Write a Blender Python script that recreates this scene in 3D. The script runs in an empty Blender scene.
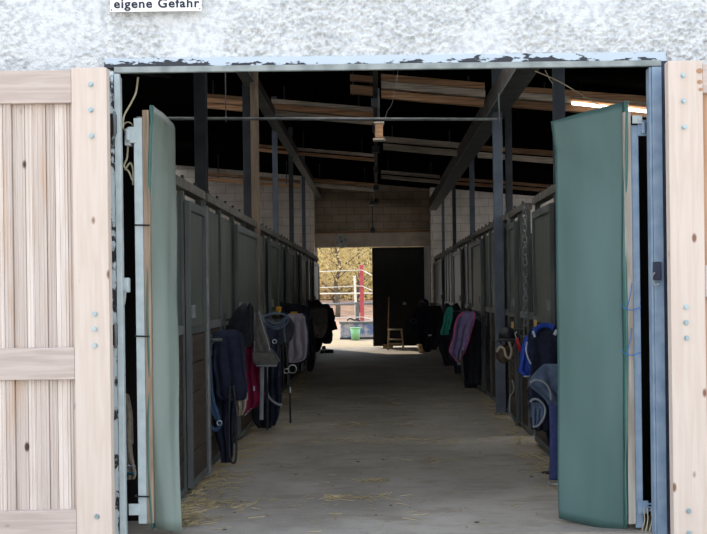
import bpy, bmesh, math, random
from mathutils import Vector, Matrix, noise
random.seed(7)
C = bpy.context.scene.collection
PI = math.pi
F = 1087.0; VX, VY, EYE = 377.0, 292.0, 1.5
ROLL = math.radians(0.73); CS, SN = math.cos(ROLL), math.sin(ROLL)

def at(px, py, d):
    """reference point (in the 707x534 frame) at depth d -> world"""
    dx, dy = px - VX, py - VY
    return Vector(((dx*CS - dy*SN)*d/F, d, EYE - (dx*SN + dy*CS)*d/F))

# ------------------------------------------------------------------ materials
def nt(name):
    m = bpy.data.materials.new(name); m.use_nodes = True
    t = m.node_tree; b = t.nodes['Principled BSDF']
    return m, t, b
def srgb(h):
    h = h.lstrip('#'); v = [int(h[i:i+2], 16)/255 for i in (0, 2, 4)]
    return tuple([(c/12.92 if c <= .04045 else ((c+.055)/1.055)**2.4) for c in v] + [1])
def col(c): return srgb(c) if isinstance(c, str) else (tuple(c)+(1,) if len(c) == 3 else c)

def mat(name, c1, c2=None, rough=.7, scale=8, stretch=(1,1,1), bump=.1, metal=0, lo=.35, hi=.65, bscale=None, spec=.3, transl=0, detail=6, dist=.01):
    m, t, b = nt(name); N, L = t.nodes, t.links
    c1 = col(c1); c2 = col(c2) if c2 else c1
    tc = N.new('ShaderNodeTexCoord'); mp = N.new('ShaderNodeMapping'); mp.inputs['Scale'].default_value = stretch
    L.new(tc.outputs['Object'], mp.inputs['Vector'])
    n = N.new('ShaderNodeTexNoise'); n.inputs['Scale'].default_value = scale; n.inputs['Detail'].default_value = detail
    L.new(mp.outputs[0], n.inputs['Vector'])
    r = N.new('ShaderNodeValToRGB'); r.color_ramp.elements[0].position = lo; r.color_ramp.elements[1].position = hi
    r.color_ramp.elements[0].color = c1; r.color_ramp.elements[1].color = c2
    L.new(n.outputs[0], r.inputs[0]); L.new(r.outputs[0], b.inputs['Base Color'])
    b.inputs['Roughness'].default_value = rough; b.inputs['Metallic'].default_value = metal
    b.inputs['Specular IOR Level'].default_value = spec
    if bump:
        bn = N.new('ShaderNodeTexNoise'); bn.inputs['Scale'].default_value = bscale or scale*3; bn.inputs['Detail'].default_value = 5
        L.new(mp.outputs[0], bn.inputs['Vector'])
        bp = N.new('ShaderNodeBump'); bp.inputs['Strength'].default_value = bump; bp.inputs['Distance'].default_value = dist
        L.new(bn.outputs[0], bp.inputs['Height']); L.new(bp.outputs[0], b.inputs['Normal'])
    if transl:
        tr = N.new('ShaderNodeBsdfTranslucent'); L.new(r.outputs[0], tr.inputs['Color'])
        mx = N.new('ShaderNodeMixShader'); mx.inputs[0].default_value = transl
        L.new(b.outputs[0], mx.inputs[1]); L.new(tr.outputs[0], mx.inputs[2])
        L.new(mx.outputs[0], N['Material Output'].inputs['Surface'])
    return m

def wood(name, base, grain, knot, axis='Z', rough=.65, gs=1.0, stain=None, knots=True):
    """pale sawn timber: stretched grain, ring pattern and knots"""
    m, t, b = nt(name); N, L = t.nodes, t.links
    tc = N.new('ShaderNodeTexCoord'); mp = N.new('ShaderNodeMapping')
    sc = {'Z': (14, 14, .9), 'X': (.9, 14, 14), 'Y': (14, .9, 14)}[axis]
    mp.inputs['Scale'].default_value = [s*gs for s in sc]; L.new(tc.outputs['Object'], mp.inputs['Vector'])
    n = N.new('ShaderNodeTexNoise'); n.inputs['Scale'].default_value = 2.2; n.inputs['Detail'].default_value = 8; n.inputs['Distortion'].default_value = .6
    L.new(mp.outputs[0], n.inputs['Vector'])
    r = N.new('ShaderNodeValToRGB'); r.color_ramp.elements[0].position = .38; r.color_ramp.elements[0].color = col(grain)
    r.color_ramp.elements[1].position = .6; r.color_ramp.elements[1].color = col(base); L.new(n.outputs[0], r.inputs[0])
    out = r.outputs[0]
    if knots:
        mp2 = N.new('ShaderNodeMapping'); s2 = {'Z': (7, 7, 3.6), 'X': (3.6, 7, 7), 'Y': (7, 3.6, 7)}[axis]
        mp2.inputs['Scale'].default_value = s2; L.new(tc.outputs['Object'], mp2.inputs['Vector'])
        v = N.new('ShaderNodeTexVoronoi'); v.inputs['Scale'].default_value = .8; L.new(mp2.outputs[0], v.inputs['Vector'])
        r2 = N.new('ShaderNodeValToRGB'); r2.color_ramp.elements[0].position = .055; r2.color_ramp.elements[0].color = (1,1,1,1)
        r2.color_ramp.elements[1].position = .10; r2.color_ramp.elements[1].color = (0,0,0,1); L.new(v.outputs['Distance'], r2.inputs[0])
        mx = N.new('ShaderNodeMixRGB'); L.new(r2.outputs[0], mx.inputs[0]); L.new(out, mx.inputs[1]); mx.inputs[2].default_value = col(knot)
        out = mx.outputs[0]
    if stain:
        n3 = N.new('ShaderNodeTexNoise'); n3.inputs['Scale'].default_value = 3; mp3 = N.new('ShaderNodeMapping'); mp3.inputs['Scale'].default_value = (6, 6, .5)
        L.new(tc.outputs['Object'], mp3.inputs['Vector']); L.new(mp3.outputs[0], n3.inputs['Vector'])
        r3 = N.new('ShaderNodeValToRGB'); r3.color_ramp.elements[0].position = .56; r3.color_ramp.elements[0].color = (0,0,0,1); r3.color_ramp.elements[1].position = .72; r3.color_ramp.elements[1].color = (.8,.8,.8,1)
        L.new(n3.outputs[0], r3.inputs[0])
        mx = N.new('ShaderNodeMixRGB'); L.new(r3.outputs[0], mx.inputs[0]); L.new(out, mx.inputs[1]); mx.inputs[2].default_value = col(stain); out = mx.outputs[0]
    L.new(out, b.inputs['Base Color']); b.inputs['Roughness'].default_value = rough; b.inputs['Specular IOR Level'].default_value = .2
    bp = N.new('ShaderNodeBump'); bp.inputs['Strength'].default_value = .25; bp.inputs['Distance'].default_value = .004
    L.new(n.outputs[0], bp.inputs['Height']); L.new(bp.outputs[0], b.inputs['Normal'])
    return m

def peel(name, paint, bare, lo, hi, scale=14, zgrad=None, rough=.6, stretch=(1,1,1)):
    """paint flaking off in patches; zgrad=(z0,z1) lets it flake mostly towards z0"""
    m, t, b = nt(name); N, L = t.nodes, t.links
    tc = N.new('ShaderNodeTexCoord'); mp = N.new('ShaderNodeMapping'); mp.inputs['Scale'].default_value = stretch; L.new(tc.outputs['Object'], mp.inputs['Vector'])
    n = N.new('ShaderNodeTexNoise'); n.inputs['Scale'].default_value = scale; n.inputs['Detail'].default_value = 9; n.inputs['Roughness'].default_value = .62
    L.new(mp.outputs[0], n.inputs['Vector']); o = n.outputs[0]
    if zgrad:
        sp = N.new('ShaderNodeSeparateXYZ'); L.new(tc.outputs['Object'], sp.inputs[0])
        mr = N.new('ShaderNodeMapRange'); mr.inputs[1].default_value = zgrad[0]; mr.inputs[2].default_value = zgrad[1]
        mr.inputs[3].default_value = .13; mr.inputs[4].default_value = -.2; L.new(sp.outputs[2], mr.inputs[0])
        big = N.new('ShaderNodeTexNoise'); big.inputs['Scale'].default_value = 1.3; L.new(tc.outputs['Object'], big.inputs['Vector'])
        a = N.new('ShaderNodeMath'); a.operation = 'ADD'; L.new(o, a.inputs[0]); L.new(mr.outputs[0], a.inputs[1])
        a2 = N.new('ShaderNodeMath'); a2.operation = 'MULTIPLY_ADD'; L.new(big.outputs[0], a2.inputs[0]); a2.inputs[1].default_value = .7; L.new(a.outputs[0], a2.inputs[2])
        a3 = N.new('ShaderNodeMath'); a3.operation = 'SUBTRACT'; L.new(a2.outputs[0], a3.inputs[0]); a3.inputs[1].default_value = .35; o = a3.outputs[0]
    r = N.new('ShaderNodeValToRGB'); r.color_ramp.elements[0].position = lo; r.color_ramp.elements[1].position = hi
    r.color_ramp.elements[0].color = col(paint); r.color_ramp.elements[1].color = col(bare)
    L.new(o, r.inputs[0]); L.new(r.outputs[0], b.inputs['Base Color']); b.inputs['Roughness'].default_value = rough
    bp = N.new('ShaderNodeBump'); bp.inputs['Strength'].default_value = .5; bp.inputs['Distance'].default_value = .01; bp.invert = True
    L.new(r.outputs[0], bp.inputs['Height']); L.new(bp.outputs[0], b.inputs['Normal'])
    return m

def brickmat(name, a, b_, mortar, bw=.5, bh=.22, bump=.4):
    m, t, b = nt(name); N, L = t.nodes, t.links
    tc = N.new('ShaderNodeTexCoord'); sp = N.new('ShaderNodeSeparateXYZ'); cb = N.new('ShaderNodeCombineXYZ')
    L.new(tc.outputs['Object'], sp.inputs[0]); L.new(sp.outputs[0], cb.inputs[0]); L.new(sp.outputs[2], cb.inputs[1])
    br = N.new('ShaderNodeTexBrick'); br.inputs['Scale'].default_value = 1; br.inputs['Brick Width'].default_value = bw; br.inputs['Row Height'].default_value = bh
    br.inputs['Mortar Size'].default_value = .012; br.inputs['Color1'].default_value = col(a); br.inputs['Color2'].default_value = col(b_); br.inputs['Mortar'].default_value = col(mortar)
    L.new(cb.outputs[0], br.inputs['Vector'])
    n = N.new('ShaderNodeTexNoise'); n.inputs['Scale'].default_value = 3; n.inputs['Detail'].default_value = 8; L.new(tc.outputs['Object'], n.inputs['Vector'])
    mx = N.new('ShaderNodeMixRGB'); mx.blend_type = 'MULTIPLY'; mx.inputs[0].default_value = .55; L.new(br.outputs[0], mx.inputs[1]); L.new(n.outputs[0], mx.inputs[2])
    L.new(mx.outputs[0], b.inputs['Base Color']); b.inputs['Roughness'].default_value = .9
    bp = N.new('ShaderNodeBump'); bp.inputs['Strength'].default_value = bump; bp.inputs['Distance'].default_value = .01; bp.invert = True
    L.new(br.outputs['Fac'], bp.inputs['Height']); L.new(bp.outputs[0], b.inputs['Normal'])
    return m

M = {}
M['stucco'] = mat('stucco_white', '#bfc2c4', '#dadcdb', rough=.95, scale=24, bump=.8, bscale=80, dist=.012, spec=.1, lo=.36, hi=.54)
M['plaster'] = mat('smooth_plaster', '#b9bfc4', '#c9cdd0', rough=.9, scale=4, bump=.2, spec=.1)
M['lintel_paint'] = peel('peeling_lintel_paint', '#aab5be', '#1b1e26', .505, .535, scale=15, zgrad=(2.872, 2.94), stretch=(.6, 1, 1.6))
M['jamb_peel'] = peel('peeling_jamb_plaster', '#b4bfc1', '#1d2024', .52, .56, scale=13, stretch=(1, 1, .6))
M['steel_grey'] = mat('weathered_steel', '#8f9694', '#6f7674', rough=.5, scale=9, bump=.1, metal=.0)
M['steel_pale'] = mat('pale_painted_steel', '#a9b5b6', '#bcc6c6', rough=.5, scale=12, bump=.1)
M['steel_blue'] = mat('blue_grey_painted_steel', '#74899f', '#8a9cae', rough=.45, scale=10, bump=.1)
M['steel_navy'] = mat('dark_blue_steel', '#272a38', '#31364a', rough=.6, scale=20, bump=.2)
M['pine'] = wood('pale_pine', '#d4c5b8', '#cdbcae', '#7a5a4a', 'Z')
M['pine_x'] = wood('pale_pine_rail', '#c5b6ac', '#b5a59b', '#7a5a4a', 'X')
M['pine_slat'] = wood('rusty_pine_slat', '#ccbeb4', '#c3b4a9', '#4a3630', 'Z', stain='#b89a80')
M['pine_slat2'] = wood('pale_pine_slat', '#d2c7be', '#c6b8ad', '#4a3630', 'Z')
M['pine_orange'] = wood('orange_pine_slat', '#bd977a', '#ad8567', '#704a30', 'Z')
M['batten'] = wood('weathered_batten', '#a08c78', '#7f6e5c', '#54402f', 'Z')
M['batten_white'] = wood('whitewashed_batten', '#aaa59c', '#8f8579', '#65503f', 'Z')
M['zinc'] = mat('zinc_bolt', '#a8b8bb', '#8d9c9f', rough=.35, metal=.8, bump=0)
def vinyl(name, a, b_, tr):
    m = mat(name, a, b_, rough=.42, scale=1.6, stretch=(2, 2, .35), bump=.08, bscale=5, transl=tr, spec=.4, lo=.3, hi=.7); return m
M['vinyl_r'] = vinyl('green_rubber_sheet', '#3f5b58', '#4f6c69', .10)
M['vinyl_l'] = vinyl('grey_green_rubber_sheet', '#76857c', '#8b988f', .2)
M['vinyl_edge'] = mat('teal_sheet_edge', '#3a5f58', '#42675f', rough=.4, scale=6, bump=0)
M['black'] = mat('black_stuff', '#141414', '#1c1c1c', rough=.7, bump=0)
M['rubber'] = mat('black_rubber', '#191a1c', '#232426', rough=.5, bump=0)
M['leather'] = mat('black_leather', '#15151a', '#202028', rough=.5, scale=20, bump=.2)
M['dark_iron'] = mat('dark_iron_post', '#23262b', '#33373c', rough=.55, scale=6, bump=.15)
M['blue_iron'] = mat('blue_grey_post', '#4a525e', '#59616c', rough=.5, scale=6, bump=.15)
M['frame_iron'] = mat('stall_frame_iron', '#3d4142', '#565a57', rough=.5, scale=5, bump=.15, stretch=(1,1,.3))
M['galv'] = mat('galvanised_post', '#77797a', '#5d6062', rough=.5, scale=9, bump=.1, metal=.2)
M['sheet'] = mat('dull_sheet_panel', '#424845', '#53574f', rough=.5, scale=3, stretch=(1, 2, .4), bump=.15)
M['stallwood'] = mat('dark_brown_board', '#2e2520', '#3d332b', rough=.75, scale=4, stretch=(1, .4, 9), bump=.4)
M['dirty_top'] = mat('dusty_track_rail', '#4a4743', '#6e6960', rough=.8, scale=16, bump=.4)
M['oldwood'] = mat('tan_roof_timber', '#9c7252', '#dcb088', rough=.8, scale=3, stretch=(.5, 6, 14), bump=.35)
M['oldwood_grey'] = mat('grey_roof_timber', '#9c9080', '#ddd0be', rough=.8, scale=5, stretch=(.5, 6, 14), bump=.35)
M['oldwood_dark'] = mat('brown_roof_timber', '#75563f', '#a07c5e', rough=.8, scale=4, stretch=(.5, 6, 14), bump=.35)
M['timber_post'] = mat('brown_timber_post', '#63564a', '#7a6a58', rough=.8, scale=5, stretch=(6,6,.6), bump=.3)
M['beam'] = mat('dark_roof_beam', '#2d2a28', '#4a4541', rough=.7, scale=4, stretch=(2, .6, 2), bump=.3, lo=.45, hi=.7)
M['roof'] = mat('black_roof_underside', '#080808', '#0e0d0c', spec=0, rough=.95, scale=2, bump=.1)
M['darkwall'] = mat('dark_inner_wall', '#1b1918', '#262321', spec=0, rough=.95, scale=2, bump=.1)  # near-black tone for the inner front wall and near partitions
M['sidewall'] = mat('grey_side_wall', '#8c857c', '#a39b90', rough=.95, scale=2, bump=.1)
M['block_white'] = brickmat('whitewashed_block', '#f0e6dd', '#e8dbd0', '#ccc0b6')
M['block_brown'] = brickmat('dusty_block', '#b09c87', '#a08d7a', '#8a7a6b', .4, .2)
M['concrete'] = mat('grey_concrete_beam', '#a3968a', '#b1a598', rough=.9, scale=5, bump=.2)
M['navy'] = mat('navy_cloth', '#141826', '#1c2336', rough=.9, scale=20, bump=.3)
M['blackcloth'] = mat('black_cloth', '#121319', '#1b1d26', rough=.9, scale=20, bump=.3)
M['magenta'] = mat('magenta_cloth', '#701437', '#84193f', rough=.85, scale=12, bump=.2)
M['greypad'] = mat('grey_quilt', '#77727a', '#87818a', rough=.95, scale=60, bump=.5)
M['greytrim'] = mat('grey_binding', '#6f747a', '#82868a', rough=.8, bump=0)
M['whitetrim'] = mat('white_binding', '#a3a9b2', '#b8bec4', rough=.8, bump=0)
M['greyfelt'] = mat('grey_brown_felt', '#4a4845', '#5a5855', rough=.9, scale=20, bump=.2)
M['brightblue'] = mat('bright_blue_cloth', '#173384', '#1e3f9a', rough=.7, scale=8, bump=.1)
M['slateblue'] = mat('slate_blue_foam', '#3e4a5c', '#4a586b', rough=.85, scale=14, bump=.2)
M['blueweb'] = mat('blue_webbing', '#22364f', '#2c4563', rough=.7, scale=30, bump=.1)
M['navyweb'] = mat('navy_webbing', '#273055', '#303b66', rough=.7, scale=30, bump=.1)
M['fleece'] = mat('beige_fleece', '#8d8172', '#a3988a', rough=1, scale=40, bump=.8)
M['yellow'] = mat('yellow_cloth', '#b8862e', '#c99a3c', rough=.9, scale=9, bump=.2)
M['lavender'] = mat('lavender_cloth', '#655a80', '#756a90', rough=.9, scale=12, bump=.2)
M['pink'] = mat('pink_binding', '#a8476f', '#b8567e', rough=.8, bump=0)
M['green'] = mat('mint_green_cloth', '#2f8576', '#3b9a88', rough=.85, scale=9, bump=.2)
M['red'] = mat('red_plastic', '#8c1626', '#a11c2e', rough=.5, bump=0)
M['brownbag'] = mat('brown_grey_canvas', '#453f3c', '#544e49', rough=.9, scale=25, bump=.4)
M['steel'] = mat('bright_steel', '#b8bcc0', '#9da2a6', rough=.3, metal=.9, bump=0)
M['rope'] = mat('baler_twine', '#b3a98f', '#9c9279', rough=.9, scale=50, bump=.2)
M['bluetwine'] = mat('blue_twine', '#2d5f9c', '#3970b0', rough=.8, bump=0)
M['tan'] = mat('tan_tag', '#b59a62', '#c7ac74', rough=.7, bump=0)
M['stoolwood'] = mat('pale_stool_wood', '#a39274', '#b7a687', rough=.7, scale=6, bump=.1)
M['straw'] = mat('straw', '#857655', '#a3926c', rough=.8, scale=3, bump=0)
M['redpaint'] = mat('red_painted_pole', '#a8444a', '#b4525a', rough=.5, bump=0)  # red paled so that the colour carries the distance haze
M['whitepaint'] = mat('white_painted_rail', '#cdc9bc', '#dbd7cb', rough=.5, bump=0)
M['bucket'] = mat('light_green_plastic', '#7fb884', '#8dc592', rough=.4, bump=0)
M['trough'] = mat('mottled_blue_side', '#5c6f96', '#a5a0a0', rough=.7, scale=6, bump=.1, lo=.42, hi=.58)
M['leaf_y'] = mat('yellow_autumn_leaf', '#c9b67c', '#b3a06e', rough=.7, scale=2, bump=0, transl=.45)  # paled, like the russet leaf, to put woodland haze into the colour
M['leaf_o'] = mat('russet_autumn_leaf', '#ae9772', '#c4ac78', rough=.7, scale=2, bump=0, transl=.45)
M['leaf_g'] = mat('olive_autumn_leaf', '#9a9c60', '#b8b068', rough=.7, scale=2, bump=0, transl=.45)
M['bark'] = mat('grey_bark', '#6b6152', '#4c4338', rough=.9, scale=8, stretch=(3,3,.6), bump=.4)
M['grass'] = mat('lawn_grass', '#63803a', '#7e9648', rough=.9, scale=9, bump=.3)
M['yard'] = mat('pale_gravel_yard', '#b5ada0', '#c8beaf', rough=.95, scale=30, bump=.3)
M['litter'] = mat('leaf_litter_ground', '#8f7262', '#b3937a', rough=.95, scale=1.6, bump=.4)
M['sand'] = mat('sandy_ground', '#8f8168', '#a19276', rough=.95, scale=6, bump=.2)

def floor_mat():
    m, t, b = nt('stable_concrete'); N, L = t.nodes, t.links
    tc = N.new('ShaderNodeTexCoord')
    def no(s, d=8, st=None):
        n = N.new('ShaderNodeTexNoise'); n.inputs['Scale'].default_value = s; n.inputs['Detail'].default_value = d; n.inputs['Roughness'].default_value = .6
        if st:
            mp = N.new('ShaderNodeMapping'); mp.inputs['Scale'].default_value = st; L.new(tc.outputs['Object'], mp.inputs[0]); L.new(mp.outputs[0], n.inputs['Vector'])
        else: L.new(tc.outputs['Object'], n.inputs['Vector'])
        return n
    def ramp(src, p0, c0, p1, c1):
        r = N.new('ShaderNodeValToRGB'); r.color_ramp.elements[0].position = p0; r.color_ramp.elements[0].color = col(c0)
        r.color_ramp.elements[1].position = p1; r.color_ramp.elements[1].color = col(c1); L.new(src, r.inputs[0]); return r.outputs[0]
    base = ramp(no(1.1).outputs[0], .35, '#7b756d', .68, '#979087')
    def over(a, mask, c, f=1):
        mx = N.new('ShaderNodeMixRGB'); L.new(mask, mx.inputs[0]); L.new(a, mx.inputs[1]); mx.inputs[2].default_value = col(c); return mx.outputs[0]
    fine = ramp(no(14, 6, (.7, 1.4, 1)).outputs[0], .55, (0,0,0), .75, (.55,.55,.55))
    o = over(base, fine, '#565049')
    pat = ramp(no(3.4, 9, (.55, 1, 1)).outputs[0], .52, (0,0,0), .64, (.75,.75,.75))
    o = over(o, pat, '#766e62')
    spots = ramp(no(9, 3, (.5, 1.3, 1)).outputs[0], .68, (0,0,0), .74, (.8,.8,.8))
    o = over(o, spots, '#4a443c')
    L.new(o, b.inputs['Base Color']); b.inputs['Roughness'].default_value = .8; b.inputs['Specular IOR Level'].default_value = .25
    bp = N.new('ShaderNodeBump'); bp.inputs['Strength'].default_value = .35; bp.inputs['Distance'].default_value = .01
    L.new(no(30, 6).outputs[0], bp.inputs['Height']); L.new(bp.outputs[0], b.inputs['Normal'])
    return m
M['floor'] = floor_mat()
for k in ('stucco', 'plaster', 'pine', 'pine_x', 'pine_slat', 'pine_orange', 'steel_pale', 'steel_blue', 'batten', 'batten_white', 'vinyl_r', 'vinyl_l'):
    rn = [n for n in M[k].node_tree.nodes if n.type == 'VALTORGB'][0]
    for e in rn.color_ramp.elements: e.color = [c*.86 for c in e.color[:3]]+[1]

# ------------------------------------------------------------------ mesh helpers
def bm_box(bm, x0, x1, y0, y1, z0, z1, bev=0):
    r = bmesh.ops.create_cube(bm, size=1)
    for v in r['verts']:
        v.co = Vector(((x0+x1)/2 + v.co.x*(x1-x0), (y0+y1)/2 + v.co.y*(y1-y0), (z0+z1)/2 + v.co.z*(z1-z0)))
    if bev:
        es = list({e for v in r['verts'] for e in v.link_edges})
        bmesh.ops.bevel(bm, geom=es, offset=bev, segments=2, affect='EDGES', profile=.5)
def bm_tube(bm, pts, rx, ry=None, n=8, cap=True):
    ry = ry or rx; pts = [Vector(p) for p in pts]; rings = []
    for i, p in enumerate(pts):
        a = pts[max(i-1, 0)]; b = pts[min(i+1, len(pts)-1)]; t = (b-a)
        if t.length < 1e-9: t = Vector((0,0,1))
        t.normalize(); ref = Vector((0,1,0)) if abs(t.y) < .9 else Vector((0,0,1))
        s = t.cross(ref).normalized(); u = s.cross(t).normalized()
        k_x = rx[i] if isinstance(rx, (list, tuple)) else rx; k_y = ry[i] if isinstance(ry, (list, tuple)) else ry
        rings.append([bm.verts.new(p + s*(math.cos(2*PI*k/n)*k_x) + u*(math.sin(2*PI*k/n)*k_y)) for k in range(n)])
    for a, b in zip(rings, rings[1:]):
        for k in range(n): bm.faces.new((a[k], a[(k+1) % n], b[(k+1) % n], b[k]))
    if cap: bm.faces.new(rings[0][::-1]); bm.faces.new(rings[-1])
def bm_ring(bm, c, R, r, normal='Y', n=16, m=6, a0=0, a1=2*PI):
    pts = []
    for i in range(n+1):
        a = a0 + (a1-a0)*i/n
        off = {'Y': Vector((math.cos(a)*R, 0, math.sin(a)*R)), 'X': Vector((0, math.cos(a)*R, math.sin(a)*R)), 'Z': Vector((math.cos(a)*R, math.sin(a)*R, 0))}[normal]
        pts.append(Vector(c)+off)
    bm_tube(bm, pts, r, n=m)
def bm_lathe(bm, c, prof, n=24):
    rings = []
    for (r, z) in prof: rings.append([bm.verts.new((c[0]+r*math.cos(2*PI*k/n), c[1]+r*math.sin(2*PI*k/n), c[2]+z)) for k in range(n)])
    for a, b in zip(rings, rings[1:]):
        for k in range(n): bm.faces.new((a[k], a[(k+1) % n], b[(k+1) % n], b[k]))
def catmull(P, k=6):
    P = [Vector(p) for p in P]; out = []
    for i in range(len(P)-1):
        p0, p1, p2, p3 = P[max(i-1, 0)], P[i], P[i+1], P[min(i+2, len(P)-1)]
        for j in range(k):
            t = j/k; out.append(.5*((2*p1)+(-p0+p2)*t+(2*p0-5*p1+4*p2-p3)*t*t+(-p0+3*p1-3*p2+p3)*t**3))
    out.append(P[-1]); return out

def thing(name, label, cat, loc=(0,0,0), group=None):
    o = bpy.data.objects.new(name, None); C.objects.link(o); o.location = loc
    o['label'] = label; o['category'] = cat
    if group: o['group'] = group
    return o
def tag(o, label, cat, group=None, kind=None):
    o['label'] = label; o['category'] = cat
    if group: o['group'] = group
    if kind: o['kind'] = kind
    return o
def obj(name, bm, m, parent=None, smooth=False, label=None):
    me = bpy.data.meshes.new(name); bmesh.ops.recalc_face_normals(bm, faces=bm.faces[:])
    # world coordinates -> local to the parent chain
    off = Vector((0,0,0)); p = parent
    while p: off += p.location; p = p.parent
    if off.length: bmesh.ops.translate(bm, verts=bm.verts[:], vec=-off)
    bm.to_mesh(me); bm.free(); me.materials.append(m)
    if smooth:
        for f in me.polygons: f.use_smooth = True
    o = bpy.data.objects.new(name, me); C.objects.link(o); o.parent = parent
    if label: o['label'] = label
    return o
def B(): return bmesh.new()
def box(name, x0, x1, y0, y1, z0, z1, m, parent=None, bev=0, label=None):
    bm = B(); bm_box(bm, x0, x1, y0, y1, z0, z1, bev); return obj(name, bm, m, parent, label=label)
def tube(name, pts, rx, m, parent=None, ry=None, n=8, smooth=True, label=None):
    bm = B(); bm_tube(bm, pts, rx, ry, n); return obj(name, bm, m, parent, smooth, label)
def struct(o): o['kind'] = 'structure'; return o

# ------------------------------------------------------------------ dimensions
YF, YI, YE = 6.60, 6.86, 29.4        # outer face of the front wall, inner face, face of the far wall
XL, XR = -1.45, 1.56                 # the two stall fronts
OL, OR_, OT = -1.578, 1.741, 2.885      # the big opening
def roofz(x): return 4.42 - .10*x

# ground and floor
bm = B(); bm_box(bm, -6, 5.5, 6.72, 29.6, -.2, 0); struct(obj('floor', bm, M['floor']))
bm = B(); bm_box(bm, -45, 45, -70, 6.72, -.25, -.015); struct(obj('ground', bm, M['yard']))
bm = B(); bm_box(bm, -25, 25, 29.6, 43, -.25, -.01); struct(obj('ground_sand', bm, M['sand']))
bm = B()
gx, gy = 40, 30; vs = [[None]*(gy+1) for _ in range(gx+1)]
def bankz(x, y):
    t = max(0, min(1, (y-43)/24)); return -.01 + 1.05*t*t*(3-2*t)*1.0 + .12*noise.noise(Vector((x*.3, y*.3, 0)))*t
for i in range(gx+1):
    for j in range(gy+1):
        x = -25+50*i/gx; y = 43+47*j/gy; vs[i][j] = bm.verts.new((x, y, bankz(x, y)))
for i in range(gx):
    for j in range(gy): bm.faces.new((vs[i][j], vs[i+1][j], vs[i+1][j+1], vs[i][j+1]))
struct(obj('terrain_bank', bm, M['litter'], smooth=True))

# front wall: core, roughcast front skin
bm = B()
bm_box(bm, -6, OL-.03, YF+.03, YI, 0, 4.2); bm_box(bm, OR_+.03, 5.5, YF+.03, YI, 0, 4.2); bm_box(bm, OL-.03, OR_+.03, YF+.03, YI, OT+.02, 4.2)
bm_box(bm, -6, 5.5, YF+.03, YI, 4.2, 4.6)
wf = struct(obj('wall_front', bm, M['stucco']))
bm = B(); nx, nz = 900, 150; x0, x1, z0, z1 = -3.0, 3.0, 2.70, 3.7
g = []
for i in range(nx+1):
    row = []
    for j in range(nz+1):
        x = x0+(x1-x0)*i/nx; z = z0+(z1-z0)*j/nz
        p = Vector((x, z, 0)); big = noise.noise(p*1.7+Vector((3, 1, 0)))
        patch = max(0, min(1, (noise.noise(p*2.3+Vector((9, 4, 2)))+.32)*3.0))
        if x < -1.6: patch *= .45
        rough = noise.noise(p*30)*.016 + noise.noise(p*66)*.016 + max(0, noise.noise(p*45+Vector((5,5,5))))*.02
        edge = min(1, (z-z0)/.03)
        row.append(bm.verts.new((x, YF+.02 - (big*.008 + rough*(.12+.88*patch))*edge - .004*edge, z)))
    g.append(row)
for i in range(nx):
    for j in range(nz):
        xc = x0+(x1-x0)*(i+.5)/nx; zc_ = z0+(z1-z0)*(j+.5)/nz
        if OL-.06 < xc < OR_+.03 and zc_ < 2.933: continue
        bm.faces.new((g[i][j], g[i+1][j], g[i+1][j+1], g[i][j+1]))
struct(obj('wall_front_roughcast', bm, M['stucco'], smooth=True))
# painted lintel band, jamb plaster
def slanted(name, xa, xb, ya, yb, z0, z1, m):
    return box(name, xa, xb, ya, yb, z0, z1, m)
bm = B()
n = 260
for (za, zb) in ((OT-.005, 2.937),):
    top = []; bot = []; tb = []; bb = []
    for i in range(n+1):
        x = OL-.06 + (OR_-OL+.09)*i/n; w = noise.noise(Vector((x*6, 0, 3)))*.006
        bot.append(bm.verts.new((x, YF-.006+noise.noise(Vector((x*9, 1, 0)))*.003, za))); top.append(bm.verts.new((x, YF-.001+noise.noise(Vector((x*9, 5, 0)))*.004, zb+w)))
        bb.append(bm.verts.new((x, YF+.05, za))); tb.append(bm.verts.new((x, YF+.05, zb+w)))
    for i in range(n):
        bm.faces.new((bot[i], bot[i+1], top[i+1], top[i])); bm.faces.new((bb[i], bb[i+1], bot[i+1], bot[i])); bm.faces.new((top[i], top[i+1], tb[i+1], tb[i]))
struct(obj('trim_1', bm, M['lintel_paint']))
def jamb(name, xa, xb, m, jag, z1=2.86):
    bm = B(); n = 300; R = []
    for i in range(n+1):
        z = z1*i/n; w = noise.noise(Vector((z*14, jag, 3)))*.012*jag + noise.noise(Vector((z*50, jag, 3)))*.006*jag
        R.append([bm.verts.new(c) for c in ((xa, YF+.05, z), (xa+(w if xa > 0 else 0), YF-.004, z), (xb+(w if xa < 0 else 0), YF-.006+noise.noise(Vector((z*11, 0, 0)))*.004, z), (xb, YF+.05, z))])
    for a, b in zip(R, R[1:]):
        for k in range(3): bm.faces.new((a[k], a[k+1], b[k+1], b[k]))
    return struct(obj(name, bm, m))
jamb('trim_2', OL-.10, OL-.003, M['jamb_peel'], .6)
jamb('trim_3', OR_+.0, OR_+.06, M['steel_navy'], 0, 2.88)
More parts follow.
